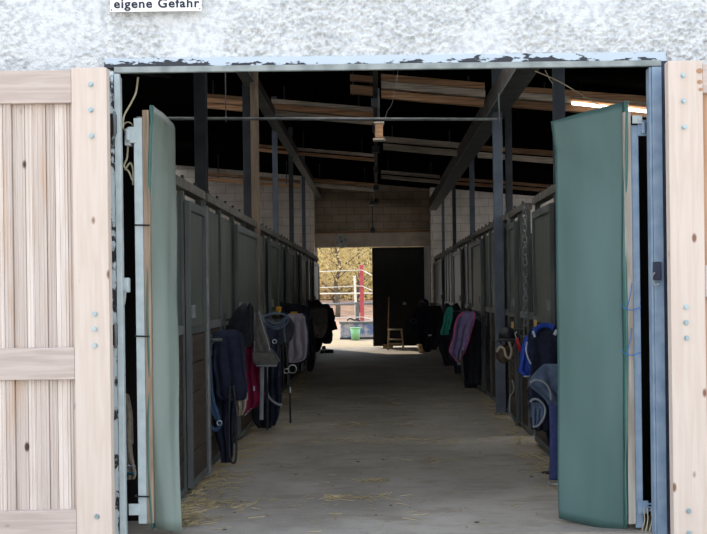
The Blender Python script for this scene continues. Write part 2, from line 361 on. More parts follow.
# steel door frame: head and two posts (L sections)
fr = thing('steel_door_frame', 'pale grey weathered steel frame lining the big stable doorway', 'door frame', (0, YF, 0))
bm = B(); bm_box(bm, OL-.0, OR_, YF-.012, YF+.02, OT-.036, OT, .003); bm_box(bm, OL, OR_, YF+.0, YF+.11, OT-.008, OT+.004)
obj('frame_head', bm, M['steel_grey'], fr)
bm = B(); bm_box(bm, OL, OL+.034, YF-.012, YF+.02, 0, OT-.041, .003); bm_box(bm, OL, OL+.012, YF+.0, YF+.14, 0, OT-.041); obj('frame_post', bm, M['steel_pale'], fr)
bm = B(); bm_box(bm, OR_-.058, OR_, YF-.014, YF+.02, 0, OT-.041, .003); bm_box(bm, OR_-.012, OR_, YF+.0, YF+.14, 0, OT-.041); bm_box(bm, OR_-.072, OR_-.059, YF-.002, YF+.08, 0, OT-.041, .003)
obj('frame_post', bm, M['steel_blue'], fr, label='blue grey frame post')
bm = B()
for z in (.9, 1.9): bm_box(bm, OL+.01, OL+.02, YF+.03, YF+.10, z, z+.12)
obj('strike_plate', bm, M['steel_grey'], fr)

# the other walls, ceiling
mm, tt, bb = nt('frosted_translucent_sheet'); tr_ = tt.nodes.new('ShaderNodeBsdfTranslucent'); tr_.inputs['Color'].default_value = (.97, .96, .93, 1); tt.links.new(tr_.outputs[0], tt.nodes['Material Output'].inputs['Surface'])
def sidewall(name, xa, xb, top, wins, k0, z1):
    bm = B(); z0 = 2.1
    bm_box(bm, xa, xb, YF+.03, YE+.2, 0, z0); bm_box(bm, xa, xb, YF+.03, YE+.2, z1, top); y = YF+.03
    for (a, b) in wins: bm_box(bm, xa, xb, y, a, z0, z1); y = b
    bm_box(bm, xa, xb, y, YE+.2, z0, z1); struct(obj(name, bm, M['sidewall']))
    for i, (a, b) in enumerate(wins):  # unseen windows added on both sides to brighten the interior
        o = struct(box('added_window_%d' % (k0+i), (xa+xb)/2-.003, (xa+xb)/2+.003, a, b, z0, z1, mm)); fb = B()
        for j in range(5): yy = a+(b-a)*j/4; bm_box(fb, xa+.04, xb-.04, yy-.03, yy+.03, z0, z1)
        obj('added_window_frame', fb, M['oldwood_dark'], o)
sidewall('wall_left', -6.2, -6, 5.0, [(14, 17.5), (22.8, 25.3)], 6, 4.4)
sidewall('wall_right', 5.5, 5.7, 4.6, [(9, 12.5), (13.5, 17), (18, 21.4), (23.2, 28.6)], 8, 3.8)
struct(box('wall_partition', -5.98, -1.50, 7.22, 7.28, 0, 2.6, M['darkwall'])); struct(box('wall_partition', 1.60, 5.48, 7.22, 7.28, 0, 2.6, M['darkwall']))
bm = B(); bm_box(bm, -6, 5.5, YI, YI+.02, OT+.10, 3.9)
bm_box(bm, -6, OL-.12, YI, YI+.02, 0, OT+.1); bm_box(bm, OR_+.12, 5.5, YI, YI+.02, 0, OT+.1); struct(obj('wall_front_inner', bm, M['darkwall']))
bm = B(); th = .14
def roofslab(bm, xa, xb, ya, yb, th=.14, up=0):
    v = [bm.verts.new((x, y, roofz(x)+dz+up)) for x in (xa, xb) for y in (ya, yb) for dz in (0, th)]
    for f in ((0,2,3,1), (4,5,7,6), (0,1,5,4), (2,6,7,3), (0,4,6,2), (1,3,7,5)): bm.faces.new([v[i] for i in f])
LG = [(-5.7, -3.0, 8.0, 16.2), (2.6, 5.3, 8.0, 12.2), (-5.95, -5.2, 26.3, 28.7), (4.7, 5.4, 22.5, 28.7), (-.9, 1.2, 9.6, 12.6)]  # rooflights out of view, added to brighten the timbers and aisle
YA, YB = YF-.02, YE+.5
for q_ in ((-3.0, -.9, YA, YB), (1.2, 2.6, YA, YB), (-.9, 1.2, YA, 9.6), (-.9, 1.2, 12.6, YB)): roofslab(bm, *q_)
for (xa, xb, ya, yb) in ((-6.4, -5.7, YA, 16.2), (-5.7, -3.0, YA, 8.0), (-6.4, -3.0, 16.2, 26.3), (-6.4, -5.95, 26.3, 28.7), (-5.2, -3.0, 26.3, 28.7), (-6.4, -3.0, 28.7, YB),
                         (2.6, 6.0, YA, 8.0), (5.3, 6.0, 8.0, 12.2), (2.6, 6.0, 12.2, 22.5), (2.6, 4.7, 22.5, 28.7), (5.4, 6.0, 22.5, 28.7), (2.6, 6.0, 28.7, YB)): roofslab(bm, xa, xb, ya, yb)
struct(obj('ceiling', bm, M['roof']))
mm, tt, bb = nt('added_rooflight_sheet'); tr_ = tt.nodes.new('ShaderNodeBsdfTranslucent'); tr_.inputs['Color'].default_value = (.97, .96, .93, 1); tt.links.new(tr_.outputs[0], tt.nodes['Material Output'].inputs['Surface'])
for k, (xa, xb, ya, yb) in enumerate(LG):
    bm = B(); roofslab(bm, xa, xb, ya, yb, .004, .08); fcs = [f for f in bm.faces]
    o = struct(obj('added_window_%d' % (k+1), bm, mm))
# corrugation battens of the roof underside (thin dark purlins running along)
# far wall: central dusty block field with the doorway, whitewashed blocks either side, lintel
DX0, DX1, DH = -1.62, 1.28, 2.72
bm = B(); bm_box(bm, -1.66, DX0, YE, YE+.25, 0, 5.1); bm_box(bm, DX1, 1.46, YE, YE+.25, 0, 4.6); bm_box(bm, DX0, DX1, YE, YE+.25, DH, 4.75)
struct(obj('wall_far', bm, M['block_brown']))
bm = B(); bm_box(bm, -6, -1.66, YE-.45, YE+.25, 0, 5.1); struct(obj('wall_far_left', bm, M['block_white']))
bm = B(); bm_box(bm, 1.46, 5.5, YE-.45, YE+.25, 0, 4.6); struct(obj('wall_far_right', bm, M['block_white']))
struct(box('trim_4', -1.655, 1.455, YE-.06, YE, DH, DH+.38, M['concrete'], bev=.01))
struct(box('trim_5', -1.655, 1.455, YE-.14, YE-.0, DH+.385, DH+.43, M['oldwood_dark']))
struct(box('trim_6', DX1, 1.44, YE-.05, YE, 0, DH-.002, M['plaster']))
struct(box('trim_7', DX0-.035, DX0+.03, YE-.03, YE, 0, DH-.002, M['whitepaint']))
# far black door leaf
dr = struct(thing('door_1', 'x', 'door', (0, YE-.08, 0))); del dr['label']; del dr['category']
box('door_leaf', -.12, DX1+.0, YE-.12, YE-.07, .04, DH-.02, M['black'], dr, .004)
bm = B(); bm_box(bm, -.12, -.06, YE-.135, YE-.121, .05, DH-.03); bm_box(bm, DX1-.06, DX1-.001, YE-.135, YE-.121, .05, DH-.03); bm_box(bm, -.059, DX1-.061, YE-.135, YE-.121, 1.2, 1.3)
obj('door_brace', bm, M['black'], dr)
bm = B(); bm_lathe(bm, at(404.5, 303.5, YE-.15), [(0, -.04), (.04, -.03), (.05, 0), (.04, .03), (0, .04)], 12); obj('door_handle', bm, M['zinc'], dr, True)

# ------------------------------------------------------------------ roof structure
def longbeam(label, x, w, z0, h, xn):
    t = thing('roof_beam', label, 'beam', (x, YI+.02, z0))
    box('web', x-w/2, x+w/2, YI+.03, YE-.46, z0+.02, z0+h, M['beam'], t, .006)
    box('bottom_flange', x-w/2-.03, x+w/2+.03, YI+.03, YE-.46, z0-.005, z0+.02, M['frame_iron'], t, .004)
    return t
longbeam('dark long roof beam running above the stalls with the brown timber post', -1.5, .08, 4.02, .2, 0)
longbeam('heavy dark roof beam above the stalls beside the blue clothes', 1.50, .17, 3.66, .3, 0)
bm = B()
t = thing('cable_beam', 'narrow knobbly dark beam hung with fittings along the middle of the roof', 'beam', (0.02, YI+.1, 3.9))
bm = B(); bm_box(bm, -.02, .04, 8.5, YE-.02, 3.86, 4.0, .004); obj('rail', bm, M['beam'], t)
for y in (13.2, 15.2, 17.5, 20.5, 24, 27.5):
    w = .045+.03*random.random(); bm = B(); bm_box(bm, .01-w, .01+w, y, y+.12, 3.75, 3.859, .008); obj('hanger', bm, M['dark_iron'], t)
# cross timbers (stacks of planks between the long beams), facing the doorway
def crosstimber(label, px_pairs, bot, top, d, slope, mats, cut, seed=0):
    """plank stack from pixel x0..x1; bot/top are the y of its edges at x0"""
    (xa, xb) = px_pairs; t = thing('cross_timber', label, 'timber', at(xa, bot, d), 'sawn cross timbers under the roof')
    A0 = at(xa, top, d); A1 = at(xa, bot, d); Bx = at(xb, top, d).x
    H = A0.z-A1.z; zc = A0.z; k = len(mats)
    for i in range(k):
        za = zc - H*cut[i][0]; zb = zc - H*cut[i][1]; dep = d + cut[i][2]
        bm = B(); n = 24; R = []
        for j in range(n+1):
            x = A0.x + (Bx-A0.x)*j/n; dz = -slope*(x-A0.x) + noise.noise(Vector((x*1.3, i*5+seed, d)))*.006
            R.append([bm.verts.new(c) for c in ((x, dep, za+dz), (x, dep, zb+dz), (x, dep+.10, zb+dz), (x, dep+.10, za+dz))])
        for a, b in zip(R, R[1:]):
            for q in range(4): bm.faces.new((a[q], a[(q+1) % 4], b[(q+1) % 4], b[q]))
        bm.faces.new(R[0]); bm.faces.new(R[-1][::-1]); obj('plank', bm, mats[i], t)
    for f in (.12, .85):
        x = A0.x+(Bx-A0.x)*f; box('hanger', x-.012, x+.012, d+.131, d+.15, A1.z-slope*(x-A0.x), roofz(x), M['dark_iron'], t)
    return t
O, G, D_ = M['oldwood'], M['oldwood_grey'], M['oldwood_dark']
c3 = [(0, .26, .04), (.32, .62, 0), (.69, 1, .03)]
crosstimber('tan plank stack between the middle beam and heavy beam, nearest the doorway', (381, 485), 97, 73, 14.0, .10, [O, G, O], c3)
crosstimber('tan plank stack beyond the heavy beam, nearest the doorway', (512, 800), 106, 85, 14.0, .09, [O, G, D_], c3)
crosstimber('shadowed planks just left of the middle beam, high near the doorway head', (350, 374), 93, 74, 14.0, .10, [D_, D_], [(0, .3, 0), (.55, 1, 0)])  # shade on these planks is put into the darker timber colour
crosstimber('weathered plank stack between the long beams in front of the hanging wooden block', (271, 374), 115, 98, 15.9, .10, [G, O, G], c3)
crosstimber('brown plank stack outside the thin beam, seen beside the nearest dark post', (206, 252), 107, 93, 15.9, .10, [D_, O, O], c3)
crosstimber('grey green planks right of the middle beam, second row from the doorway', (383, 462), 149, 136, 18.75, .10, [G, G], [(0, .40, 0), (.56, 1, .03)])
crosstimber('dim planks beyond the heavy beam, second row from the doorway', (478, 690), 157, 145, 18.75, .09, [D_, G], [(0, .40, 0), (.56, 1, .03)])
crosstimber('thin plank stack between the long beams, third row from the doorway', (293, 374), 154, 147, 20.5, .10, [G, O], [(0, .38, 0), (.60, 1, .03)])
crosstimber('narrow brown planks outside the thin beam, third row from the doorway', (248, 287), 150, 143, 20.5, .10, [D_, O], [(0, .38, 0), (.60, 1, .03)])
crosstimber('short grey planks right of the middle beam, close to the far wall', (381, 440), 178, 170, 23.4, .10, [G, G], [(0, .38, 0), (.60, 1, .03)])
crosstimber('short planks beyond the heavy beam, close to the far wall', (452, 630), 184, 177, 23.4, .09, [D_, D_], [(0, .38, 0), (.60, 1, .03)])
crosstimber('last plank stack between the long beams, against the block wall', (312, 374), 186, 178, 25.6, .10, [O, G], [(0, .38, 0), (.60, 1, .03)])
crosstimber('last brown planks outside the thin beam, above the white block wall', (206, 300), 180, 172, 25.6, .10, [D_, O], [(0, .38, 0), (.60, 1, .03)])

# roof posts
def post(label, px, py, d, w, m, xx=None, top=None, dep=None):
    x = xx if xx is not None else at(px, py, d).x; z1 = top or (roofz(x)-.02)
    t = thing('roof_post', label, 'post', (x, d, 0), 'posts holding up the stable roof')
    if m is M['timber_post']:
        box('shaft', x-w/2, x+w/2, d-w/2, d+w/2, .0, z1, m, t, .006)
    else:
        bm = B(); f = .012   # rolled H section
        bm_box(bm, x-w/2, x+w/2, d-w/2, d-w/2+f, 0, z1, .002); bm_box(bm, x-w/2, x+w/2, d+w/2-f, d+w/2, 0, z1, .002); bm_box(bm, x-.005, x+.005, d-w/2+f, d+w/2-f, 0, z1)
        obj('shaft', bm, m, t)
    box('base_plate', x-w/2-.02, x+w/2+.02, d-w/2-.02, d+w/2+.02, 0, .012, M['dark_iron'], t)
    return t
# ------------------------------------------------------------------ stall fronts
lp = [(7.3, 9.0), (9.12, 12.88), (13.1, 15.6), (15.8, 18.5), (18.7, 21.8), (22.0, 26.5)]
rp = [(8.3, 10.6), (11.2, 12.55), (12.8, 13.9), (14.12, 17.4), (17.6, 21.5), (21.7, 28.9)]
llab = ['dark stall front beside the grey sheeted leaf, nearest the doorway', 'stall front behind the hanging blue halters and navy blanket', 'stall front behind the magenta rug, from the brown timber post on',
        'stall front behind the grey quilted pad and its saddle', 'stall front behind the canvas bag on the bag side', 'last stall front on the bag side, running to the far wall']
rlab = ['dark stall front behind the bright blue and navy blanket', 'stall front between the hanging chain and the pale roof post', 'stall front just past the pale blue grey roof post',
        'stall front behind the lavender blanket', 'stall front behind the mint green cloth', 'last stall front beside the black far door, behind dark tack']
def stall(s, X, y0, y1, label, top=2.35):
    """s=-1 left side (aisle face looks +x)"""
    t = thing('horse_stall', label, 'stall', (X, (y0+y1)/2, 0), 'horse stall fronts along the aisle')
    a = -s  # direction into the aisle
    def bx(name, d0, d1, ya, yb, z0, z1, m, par=t, bev=.003, label=None):
        xa, xb = sorted((X+a*d0, X+a*d1)); return box(name, xa, xb, ya, yb, z0, z1, m, par, bev, label)
    L = y1-y0; dy0 = y0+L*.48; dy1 = y1-.12
    bm = B(); nb = 6
    for i in range(nb):
        z = .06+i*.19; xa, xb = sorted((X-a*.05, X-a*.01+a*.004*(i % 2))); bm_box(bm, xa, xb, y0, y1, z, z+.183, .004)
    obj('lower_boards', bm, M['stallwood'], t)
    bx('sill_rail', -.03, .0, y0, y1, 0, .06, M['frame_iron']); bx('mid_rail', -.05, .005, y0, y1, 1.2, 1.27, M['galv'])
    bx('upper_sheet', -.03, -.01, y0, y1, 1.27, top-.12, M['sheet'])
    bx('track_rail', -.05, .04, y0, y1, top-.07, top, M['dirty_top'])
    k = max(2, int(L/.8))
    for i in range(k+1):
        y = y0+.03+(L-.06)*i/k
        bx('upright', -.035, .012, y-.028, y+.028, .02, top-.07, M['frame_iron'])
    # sliding door hanging from the track
    bm = B()
    for i in range(5):
        z = .10+i*.22; xa, xb = sorted((X+a*.02, X+a*.05)); bm_box(bm, xa, xb, dy0+.05, dy1-.05, z, z+.214, .004)
    dd = obj('sliding_door', bm, M['stallwood'], t)
    bx('door_sheet', .028, .038, dy0+.05, dy1-.05, 1.25, top-.22, M['sheet'], dd)
    bm = B()
    for (ya, yb, z0, z1) in ((dy0, dy0+.05, .05, top-.15), (dy1-.05, dy1, .05, top-.15), (dy0+.05, dy1-.05, .05, .1), (dy0+.05, dy1-.05, 1.2, 1.25), (dy0+.05, dy1-.05, top-.22, top-.15)):
        xa, xb = sorted((X+a*.018, X+a*.06)); bm_box(bm, xa, xb, ya, yb, z0, z1, .003)
    obj('door_frame', bm, M['frame_iron'], dd)
    bx('latch', .06, .09, dy0+.01, dy0+.05, 1.32, 1.42, M['galv'], dd)
    kb = max(2, min(8, int(L/.5)))
    for i in range(kb):
        y = y0+L*(i+.5)/kb; bm = B(); bm_tube(bm, [(X-a*.0, y, top-.0), (X-a*.0, y, top+.045)], .012, n=6); bm_box(bm, X-.02, X+.02, y-.03, y+.03, top-.0, top+.014)
        obj('track_bolt', bm, M['dark_iron'], t)
    return t
for (a, b), l in zip(lp, llab): stall(-1, XL, a, b, l)
for (a, b), l in zip(rp, rlab): stall(1, XR, a, b, l, 2.4)
# stall partitions going back from the aisle
for y in (9.75, 13.25, 16.9, 20.05, 23.6): struct(box('wall_partition', -5.9, XL-.18, y-.04, y+.04, 0, 2.2, M['stallwood']))
for y in (10.9, 13.4, 18.6, 22.9, 26.7): struct(box('wall_partition', XR+.16, 5.4, y-.04, y+.04, 0, 2.2, M['stallwood']))

post('dark H-section post standing by the nearest thin stall track', 201, 130, 9.75, .105, M['dark_iron'])
post('dark steel post touching the brown timber post', 247, 130, 13.25, .095, M['dark_iron'])
post('brown timber post beside the dark steel post', 254.8, 130, 12.98, .09, M['timber_post'])
post('blue grey post, first one past the brown timber post', 275, 160, 16.9, .08, M['blue_iron'])
post('slim dark post, second one past the brown timber post', 291, 180, 20.05, .08, M['dark_iron'])
post('slim post close to the white block wall corner', 303.5, 200, 23.6, .075, M['blue_iron'])
post('grey blue post rising behind the big green sheet', 558.5, 90, 9.5, .095, M['blue_iron'], at(558.5, 90, 9.5).x, 4.1)
post('pale blue grey post in front of the stalls, standing out into the aisle', 497.5, 150, 13.2, .11, M['blue_iron'])
post('dark post close behind the pale blue grey aisle post', 508.5, 150, 13.4, .08, M['dark_iron'])
post('dark slim post, first one beyond the pale aisle post', 472, 190, 18.6, .085, M['blue_iron'])
post('slim dark post, second one beyond the pale aisle post', 454, 200, 22.9, .075, M['dark_iron'])
post('slim grey post nearest the far wall above the dark tack', 443, 210, 26.7, .065, M['blue_iron'])
# galvanised stall corner post
gp = thing('stall_corner_post', 'light galvanised corner post beside the blue halters, reaching the floor', 'post', (XL+.03, 8.9, 0))
box('shaft', XL+.005, XL+.075, 8.86, 8.93, 0, 2.22, M['galv'], gp, .004); box('foot_plate', XL+.0, XL+.10, 8.83, 8.96, 0, .015, M['dark_iron'], gp)

# tie pipe with hanging rods
P0 = at(163, 119, 11.9); P1 = at(492, 119.5, 11.9)
tp = thing('water_pipe', 'thin grey pipe crossing the aisle under the roof', 'pipe', (0, 11.9, P0.z))
tube('pipe', [(-2.6, 11.9, P0.z+.01), (P1.x+.06, 11.9, P1.z)], .017, M['galv'], tp, n=10)
q = at(226, 119, 11.9); tube('hanger_rod', [(q.x, 11.9, q.z+.03), (q.x, 11.9, roofz(q.x))], .006, M['galv'], tp, n=6)
bm = B(); bm_ring(bm, (q.x, 11.9, q.z), .028, .007, 'X'); obj('pipe_clamp', bm, M['galv'], tp, True)
bm = B(); bm_tube(bm, [(1.36, 11.9, P1.z), (1.36, 11.9, 3.66)], .008); bm_ring(bm, (1.36, 11.9, P1.z), .028, .007, 'X'); obj('pipe_clamp', bm, M['galv'], tp, True)
# wooden block hanging from the middle beam
q = at(379, 131, 12.6)
hb = thing('wooden_block', 'small tan wooden block hung under the middle beam by the pipe', 'block', q)
box('block', q.x-.045, q.x+.045, 12.55, 12.67, q.z-.09, q.z+.08, M['oldwood'], hb, .01)
box('cleat', q.x-.07, q.x+.07, 12.54, 12.68, q.z-.115, q.z-.091, M['oldwood_grey'], hb, .006); box('cleat', q.x-.06, q.x+.06, 12.54, 12.68, q.z+.081, q.z+.10, M['oldwood_grey'], hb, .006)
bm = B(); bm_tube(bm, [(q.x, 12.6, q.z+.1), (q.x, 12.6, 3.86)], .012); obj('hanging_rod', bm, M['dark_iron'], hb)
a = at(382, 130, 12.6); b_ = at(401, 91, 12.6)
tag(tube('slack_wire', catmull([a, at(387, 112, 12.6), at(393, 100, 12.6), (b_.x, 12.6, 4.25)]), .003, M['galv'], n=5), 'pale thin wire running up from the hanging wooden block to the roof', 'wire')
# hanging lamp near the far wall
q = at(372, 205, 27)
hl = thing('pendant_fitting', 'small dark fitting with bright ring hanging before the far wall', 'lamp', q)
tube('drop_rod', [(q.x, 27, q.z+.1), (q.x, 27, 3.86)], .012, M['dark_iron'], hl, n=6)
bm = B(); bm_lathe(bm, q, [(0, .1), (.05, .09), (.07, .02), (.06, 0), (0, 0)], 14); obj('lamp_housing', bm, M['dark_iron'], hl, True)
bm = B(); bm_ring(bm, (q.x, 27, q.z-.01), .06, .012, 'Z'); obj('lamp_ring', bm, M['steel'], hl, True)
tube('pull_cord', [(q.x, 27, q.z), (q.x+.01, 27, q.z-.55)], .012, M['dark_iron'], hl, n=6)
bm = B(); bm_lathe(bm, (q.x+.01, 27, q.z-.70), [(0, 0), (.06, .02), (.07, .1), (.03, .15), (0, .16)], 12); obj('cord_weight', bm, M['dark_iron'], hl, True)
# round wall fan
q = at(341.5, 241.5, YE-.22)
wf_ = thing('wall_fan', 'round grey wire caged fan on the lintel over the far exit', 'fan', q)
bm = B(); bm_ring(bm, q, .165, .014, 'Y', 28); bm_ring(bm, q+Vector((0, -.05, 0)), .09, .006, 'Y', 20)
for k in range(20):
    a = 2*PI*k/20; bm_tube(bm, [q+Vector((math.cos(a)*.03, -.06, math.sin(a)*.03)), q+Vector((math.cos(a)*.165, 0, math.sin(a)*.165))], .004, n=4)
obj('cage', bm, M['steel_pale'], wf_, True)
for k in range(4):
    a = PI/2*k+.3; bm = B(); c = q+Vector((math.cos(a)*.085, .02, math.sin(a)*.085)); n0 = Vector((math.cos(a+PI/2), .5, math.sin(a+PI/2))).normalized(); r0 = Vector((math.cos(a), 0, math.sin(a)))
    bm.faces.new([bm.verts.new(c+r0*x_+n0*y_) for x_, y_ in ((-.06, -.02), (.06, -.055), (.065, .055), (-.06, .02))])
    f = obj('blade', bm, M['greytrim'], wf_); md = f.modifiers.new('s', 'SOLIDIFY'); md.thickness = .006
bm = B(); bm_tube(bm, [q+Vector((0, -.03, 0)), q+Vector((0, .12, 0))], .04, n=14); bm_tube(bm, [q+Vector((0, .08, 0)), q+Vector((0, .2, .08))], .02, n=8); obj('motor', bm, M['galv'], wf_, True)

# fluorescent tube by the plank stack at the right
a = at(572, 103.2, 13.9); b_ = at(668, 113.8, 13.9)
tl = thing('tube_light', 'glowing white strip lamp seen above the big green sheet', 'lamp', a)
m, t_, bb = nt('lamp_glow'); bb.inputs['Emission Color'].default_value = (1, .93, .82, 1); bb.inputs['Emission Strength'].default_value = 5; bb.inputs['Base Color'].default_value = (.9, .9, .85, 1)
tube('tube', [a, b_], .02, m, tl, n=10)
dv = (b_-a).normalized(); bm = B(); bm_tube(bm, [a+Vector((-.03, .03, .055)), b_+Vector((.03, .03, .055))], .03, .022, 8); obj('housing', bm, M['oldwood'], tl)
for f in (.1, .9): q = a.lerp(b_, f); tube('hanging_wire', [(q.x, q.y+.03, q.z+.06), (q.x, q.y+.03, roofz(q.x))], .004, M['dark_iron'], tl, n=5)

# ------------------------------------------------------------------ sliding barn doors outside
def bolt(parent, x, y, z, r=.011):
    bm = B(); bm_tube(bm, [(x, y, z), (x, y-.004, z)], r*1.45, n=14); bm_tube(bm, [(x, y-.004, z), (x, y-.014, z)], r, n=6)
    obj('bolt', bm, M['zinc'], parent)
SY0, SY1 = YF-.22, YF-.14
ld = thing('sliding_barn_door', 'pale pine barn door of ridged slats beside the peeling blue jamb', 'door', (-2.4, SY0, 0))
pl, pr = at(73.9, 300, SY0).x, at(109.2, 300, SY0).x; ztop = at(90, 67.5, SY0).z
box('stile', pl, pr, SY0, SY1, .04, ztop, M['pine'], ld, .004)
box('stile', -3.55, -3.55+(pr-pl), SY0, SY1, .04, ztop, M['pine'], ld, .004)
za, zb = at(36, 70, SY0).z, at(36, 103, SY0).z
box('rail', -3.55+(pr-pl), pl-.001, SY0+.004, SY1, zb, za, M['pine_x'], ld, .004)
za, zb = at(36, 348, SY0).z, at(36, 380, SY0).z
box('rail', -3.55+(pr-pl), pl-.001, SY0+.004, SY1, zb, za, M['pine_x'], ld, .004)
box('rail', -3.55+(pr-pl), pl-.001, SY0+.004, SY1, .04, .24, M['pine_x'], ld, .004)
x = -3.36; i = 0; rnd = random.Random(3)
while x < pl-.002:
    w = rnd.choice((.045, .06, .075, .05)); x2 = min(x+w, pl-.001); yy = SY0+.028+rnd.choice((0, .012, .02))
    bm = B(); bm_box(bm, x, x2-.002, yy, SY1-.004, .2, 2.7, .004)
    # fluted face
    for k in range(2):
        cx = x+(x2-x)*(.3+.4*k); bm_tube(bm, [(cx, yy, .2), (cx, yy, 2.7)], .006, n=6)
    obj('slat', bm, M['pine_slat'] if i % 3 else M['pine_slat2'], ld); x = x2; i += 1
for (px, py) in ((91, 84.5), (91, 110), (92, 136), (95, 314), (95, 329), (95, 345.5), (97, 516.5)): p = at(px, py, SY0); bolt(ld, p.x, SY0, p.z)
rd = thing('sliding_barn_door', 'pale pine barn door with one wide stile by the dark blue jamb', 'door', (2.6, SY0, 0))
pl2, pr2 = at(671, 300, SY0).x, at(705.5, 300, SY0).x; ztop2 = at(685, 60.5, SY0).z
box('stile', pl2, pr2, SY0, SY1, .04, ztop2, M['pine'], rd, .004); box('stile', 3.5, 3.7, SY0, SY1, .04, ztop2, M['pine'], rd, .004)
box('rail', pr2+.001, 3.499, SY0+.004, SY1, at(705, 93, SY0).z, ztop2-.02, M['pine_x'], rd, .004)
box('rail', pr2+.001, 3.499, SY0+.004, SY1, at(705, 297, SY0).z, at(705, 265, SY0).z, M['pine_x'], rd, .004)
box('rail', pr2+.001, 3.499, SY0+.004, SY1, .04, .24, M['pine_x'], rd, .004)
x = pr2+.001; i = 0
while x < 3.49:
    w = rnd.choice((.07, .09)); x2 = min(x+w, 3.499); bm = B(); bm_box(bm, x, x2-.002, SY0+.03, SY1-.004, .2, 2.8, .004); obj('slat', bm, M['pine_orange'] if i % 2 == 0 else M['pine_slat'], rd); x = x2; i += 1
for (px, py) in ((683, 75.5), (683.5, 101), (684, 127), (686, 307), (686, 322.5), (686.5, 338), (688.5, 511), (689, 533)): p = at(px, py, SY0); bolt(rd, p.x, SY0, p.z)
for (px, py, r) in ((699.5, 71, .02), (699.5, 82, .016), (700.5, 89.5, .013)):
    p = at(px, py, SY0); bm = B(); bm_tube(bm, [(p.x, SY0+.001, p.z), (p.x, SY0-.0015, p.z)], r, r*.8, 14); obj('wood_plug', bm, M['pine_orange'], rd)

# hinged leaves with rubber sheets, swung into the stable
LY = 6.76
def fsheet(name, near, far, dn, df, curve, m, parent, lip=0):
    """near/far: (px, ytop, ybot) edges with depths; curved sheet between them"""
    bm = B(); nu, nv = 24, 40; g = []
    for i in range(nu+1):
        u = i/nu; row = []
        for j in range(nv+1):
            v = j/nv
            def edge(e, d):
                pts = e; tq = v*(len(pts)-1); k = min(int(tq), len(pts)-2); f = tq-k
                return at(pts[k][0]+(pts[k+1][0]-pts[k][0])*f, pts[k][1]+(pts[k+1][1]-pts[k][1])*f, d)
            dfv = df[0]+(df[1]-df[0])*v if isinstance(df, tuple) else df
            p = edge(near, dn).lerp(edge(far, dfv), u)
            bulge = math.sin(u*PI)*curve
            p = p + Vector((bulge, 0, 0)); p.y += math.sin(u*PI)*-.03 + noise.noise(Vector((u*2, v*5, 1)))*.02; p.x += noise.noise(Vector((u*3, v*4, 7)))*.012
            row.append(bm.verts.new(p))
        g.append(row)
    for i in range(nu):
        for j in range(nv): bm.faces.new((g[i][j], g[i+1][j], g[i+1][j+1], g[i][j+1]))
    o = obj(name, bm, m, parent, True); md = o.modifiers.new('s', 'SOLIDIFY'); md.thickness = .008; md.offset = 0
    return o
lf = thing('hinged_gate_leaf', 'narrow grey green sheeted gate leaf beside the peeling jamb', 'gate', (-1.45, LY, 0))
a = at(135, 118, LY); b_ = at(144, 527, LY)
box('steel_post', at(136.5, 300, LY).x-.005, at(144.3, 300, LY).x, LY, LY+.05, b_.z+.02, a.z, M['steel_pale'], lf, .003)
a = at(148, 110, LY); box('batten', at(144.6, 300, LY).x, at(151, 300, LY).x, LY-.005, LY+.045, .08, a.z, M['batten'], lf, .003)
fsheet('rubber_sheet', [(153, 106), (150, 200), (149, 320), (150, 430), (154, 528)], [(174.5, 128), (176, 200), (177, 300), (178.5, 400), (182, 532)], 6.80, (7.4, 6.76), .02, M['vinyl_l'], lf)
fsheet('sheet_edge', [(151.5, 106), (148.5, 200), (147.5, 320), (148.5, 430), (152.5, 528)], [(153, 106), (150, 200), (149, 320), (150, 430), (154, 528)], 6.785, 6.79, 0, M['vinyl_edge'], lf)
for y in (225, 336, 496):
    q = at(141, y, LY); x0_ = at(135.8, y, LY).x; x1_ = at(150, y, LY).x; bm = B(); bm_tube(bm, [(x0_-.003, LY-.01, q.z), (x1_, LY-.011, q.z-.003)], .005, n=6); bm_tube(bm, [(x0_-.003, LY-.01, q.z), (x0_-.003, LY+.055, q.z)], .005, n=6); obj('binding_wire', bm, M['black'], lf)
def hinge(parent, xa, xb, y, z, m, plate=None):
    bm = B(); bm_box(bm, xa, xb, y-.012, y, z-.05, z+.05, .003); bm_tube(bm, [((plate or xa), y-.02, z-.035), ((plate or xa), y-.02, z+.035)], .013, n=10)
    obj('hinge', bm, m, parent)
q = at(134, 135, LY); hinge(lf, OL+.045, at(136, 135, LY).x, LY, q.z, M['steel_pale'])
q = at(134, 510, LY); bm = B(); bm_box(bm, at(129, 505, LY).x, at(141, 505, LY).x, LY-.014, LY-.001, q.z-.03, q.z+.04, .003)
for k in range(3): bm_tube(bm, [(OL+.03, LY-.008, q.z-.02+.022*k), (at(131, 505, LY).x, LY-.008, q.z-.02+.022*k)], .005, n=6)
obj('hinge', bm, M['steel_pale'], lf)
rf = thing('hinged_gate_leaf', 'broad dark green sheeted gate leaf tied with blue twine', 'gate', (1.5, LY, 0))
xa, xb = at(633, 300, LY).x, at(640.5, 300, LY).x
box('steel_post', xa, xb, LY, LY+.05, at(636, 528, LY).z, at(636, 125, LY).z, M['steel_blue'], rf, .003)
box('batten', at(625.5, 300, LY).x, xa-.001, LY-.01, LY+.045, at(628, 524, LY).z, at(628, 112, LY).z, M['batten_white'], rf, .003)
fsheet('rubber_sheet', [(624.5, 102), (624, 200), (624, 320), (625, 430), (625, 533)], [(551, 121.5), (555.5, 150), (556.5, 300), (558, 430), (559, 518)], 6.79, 7.0, .0, M['vinyl_r'], rf)
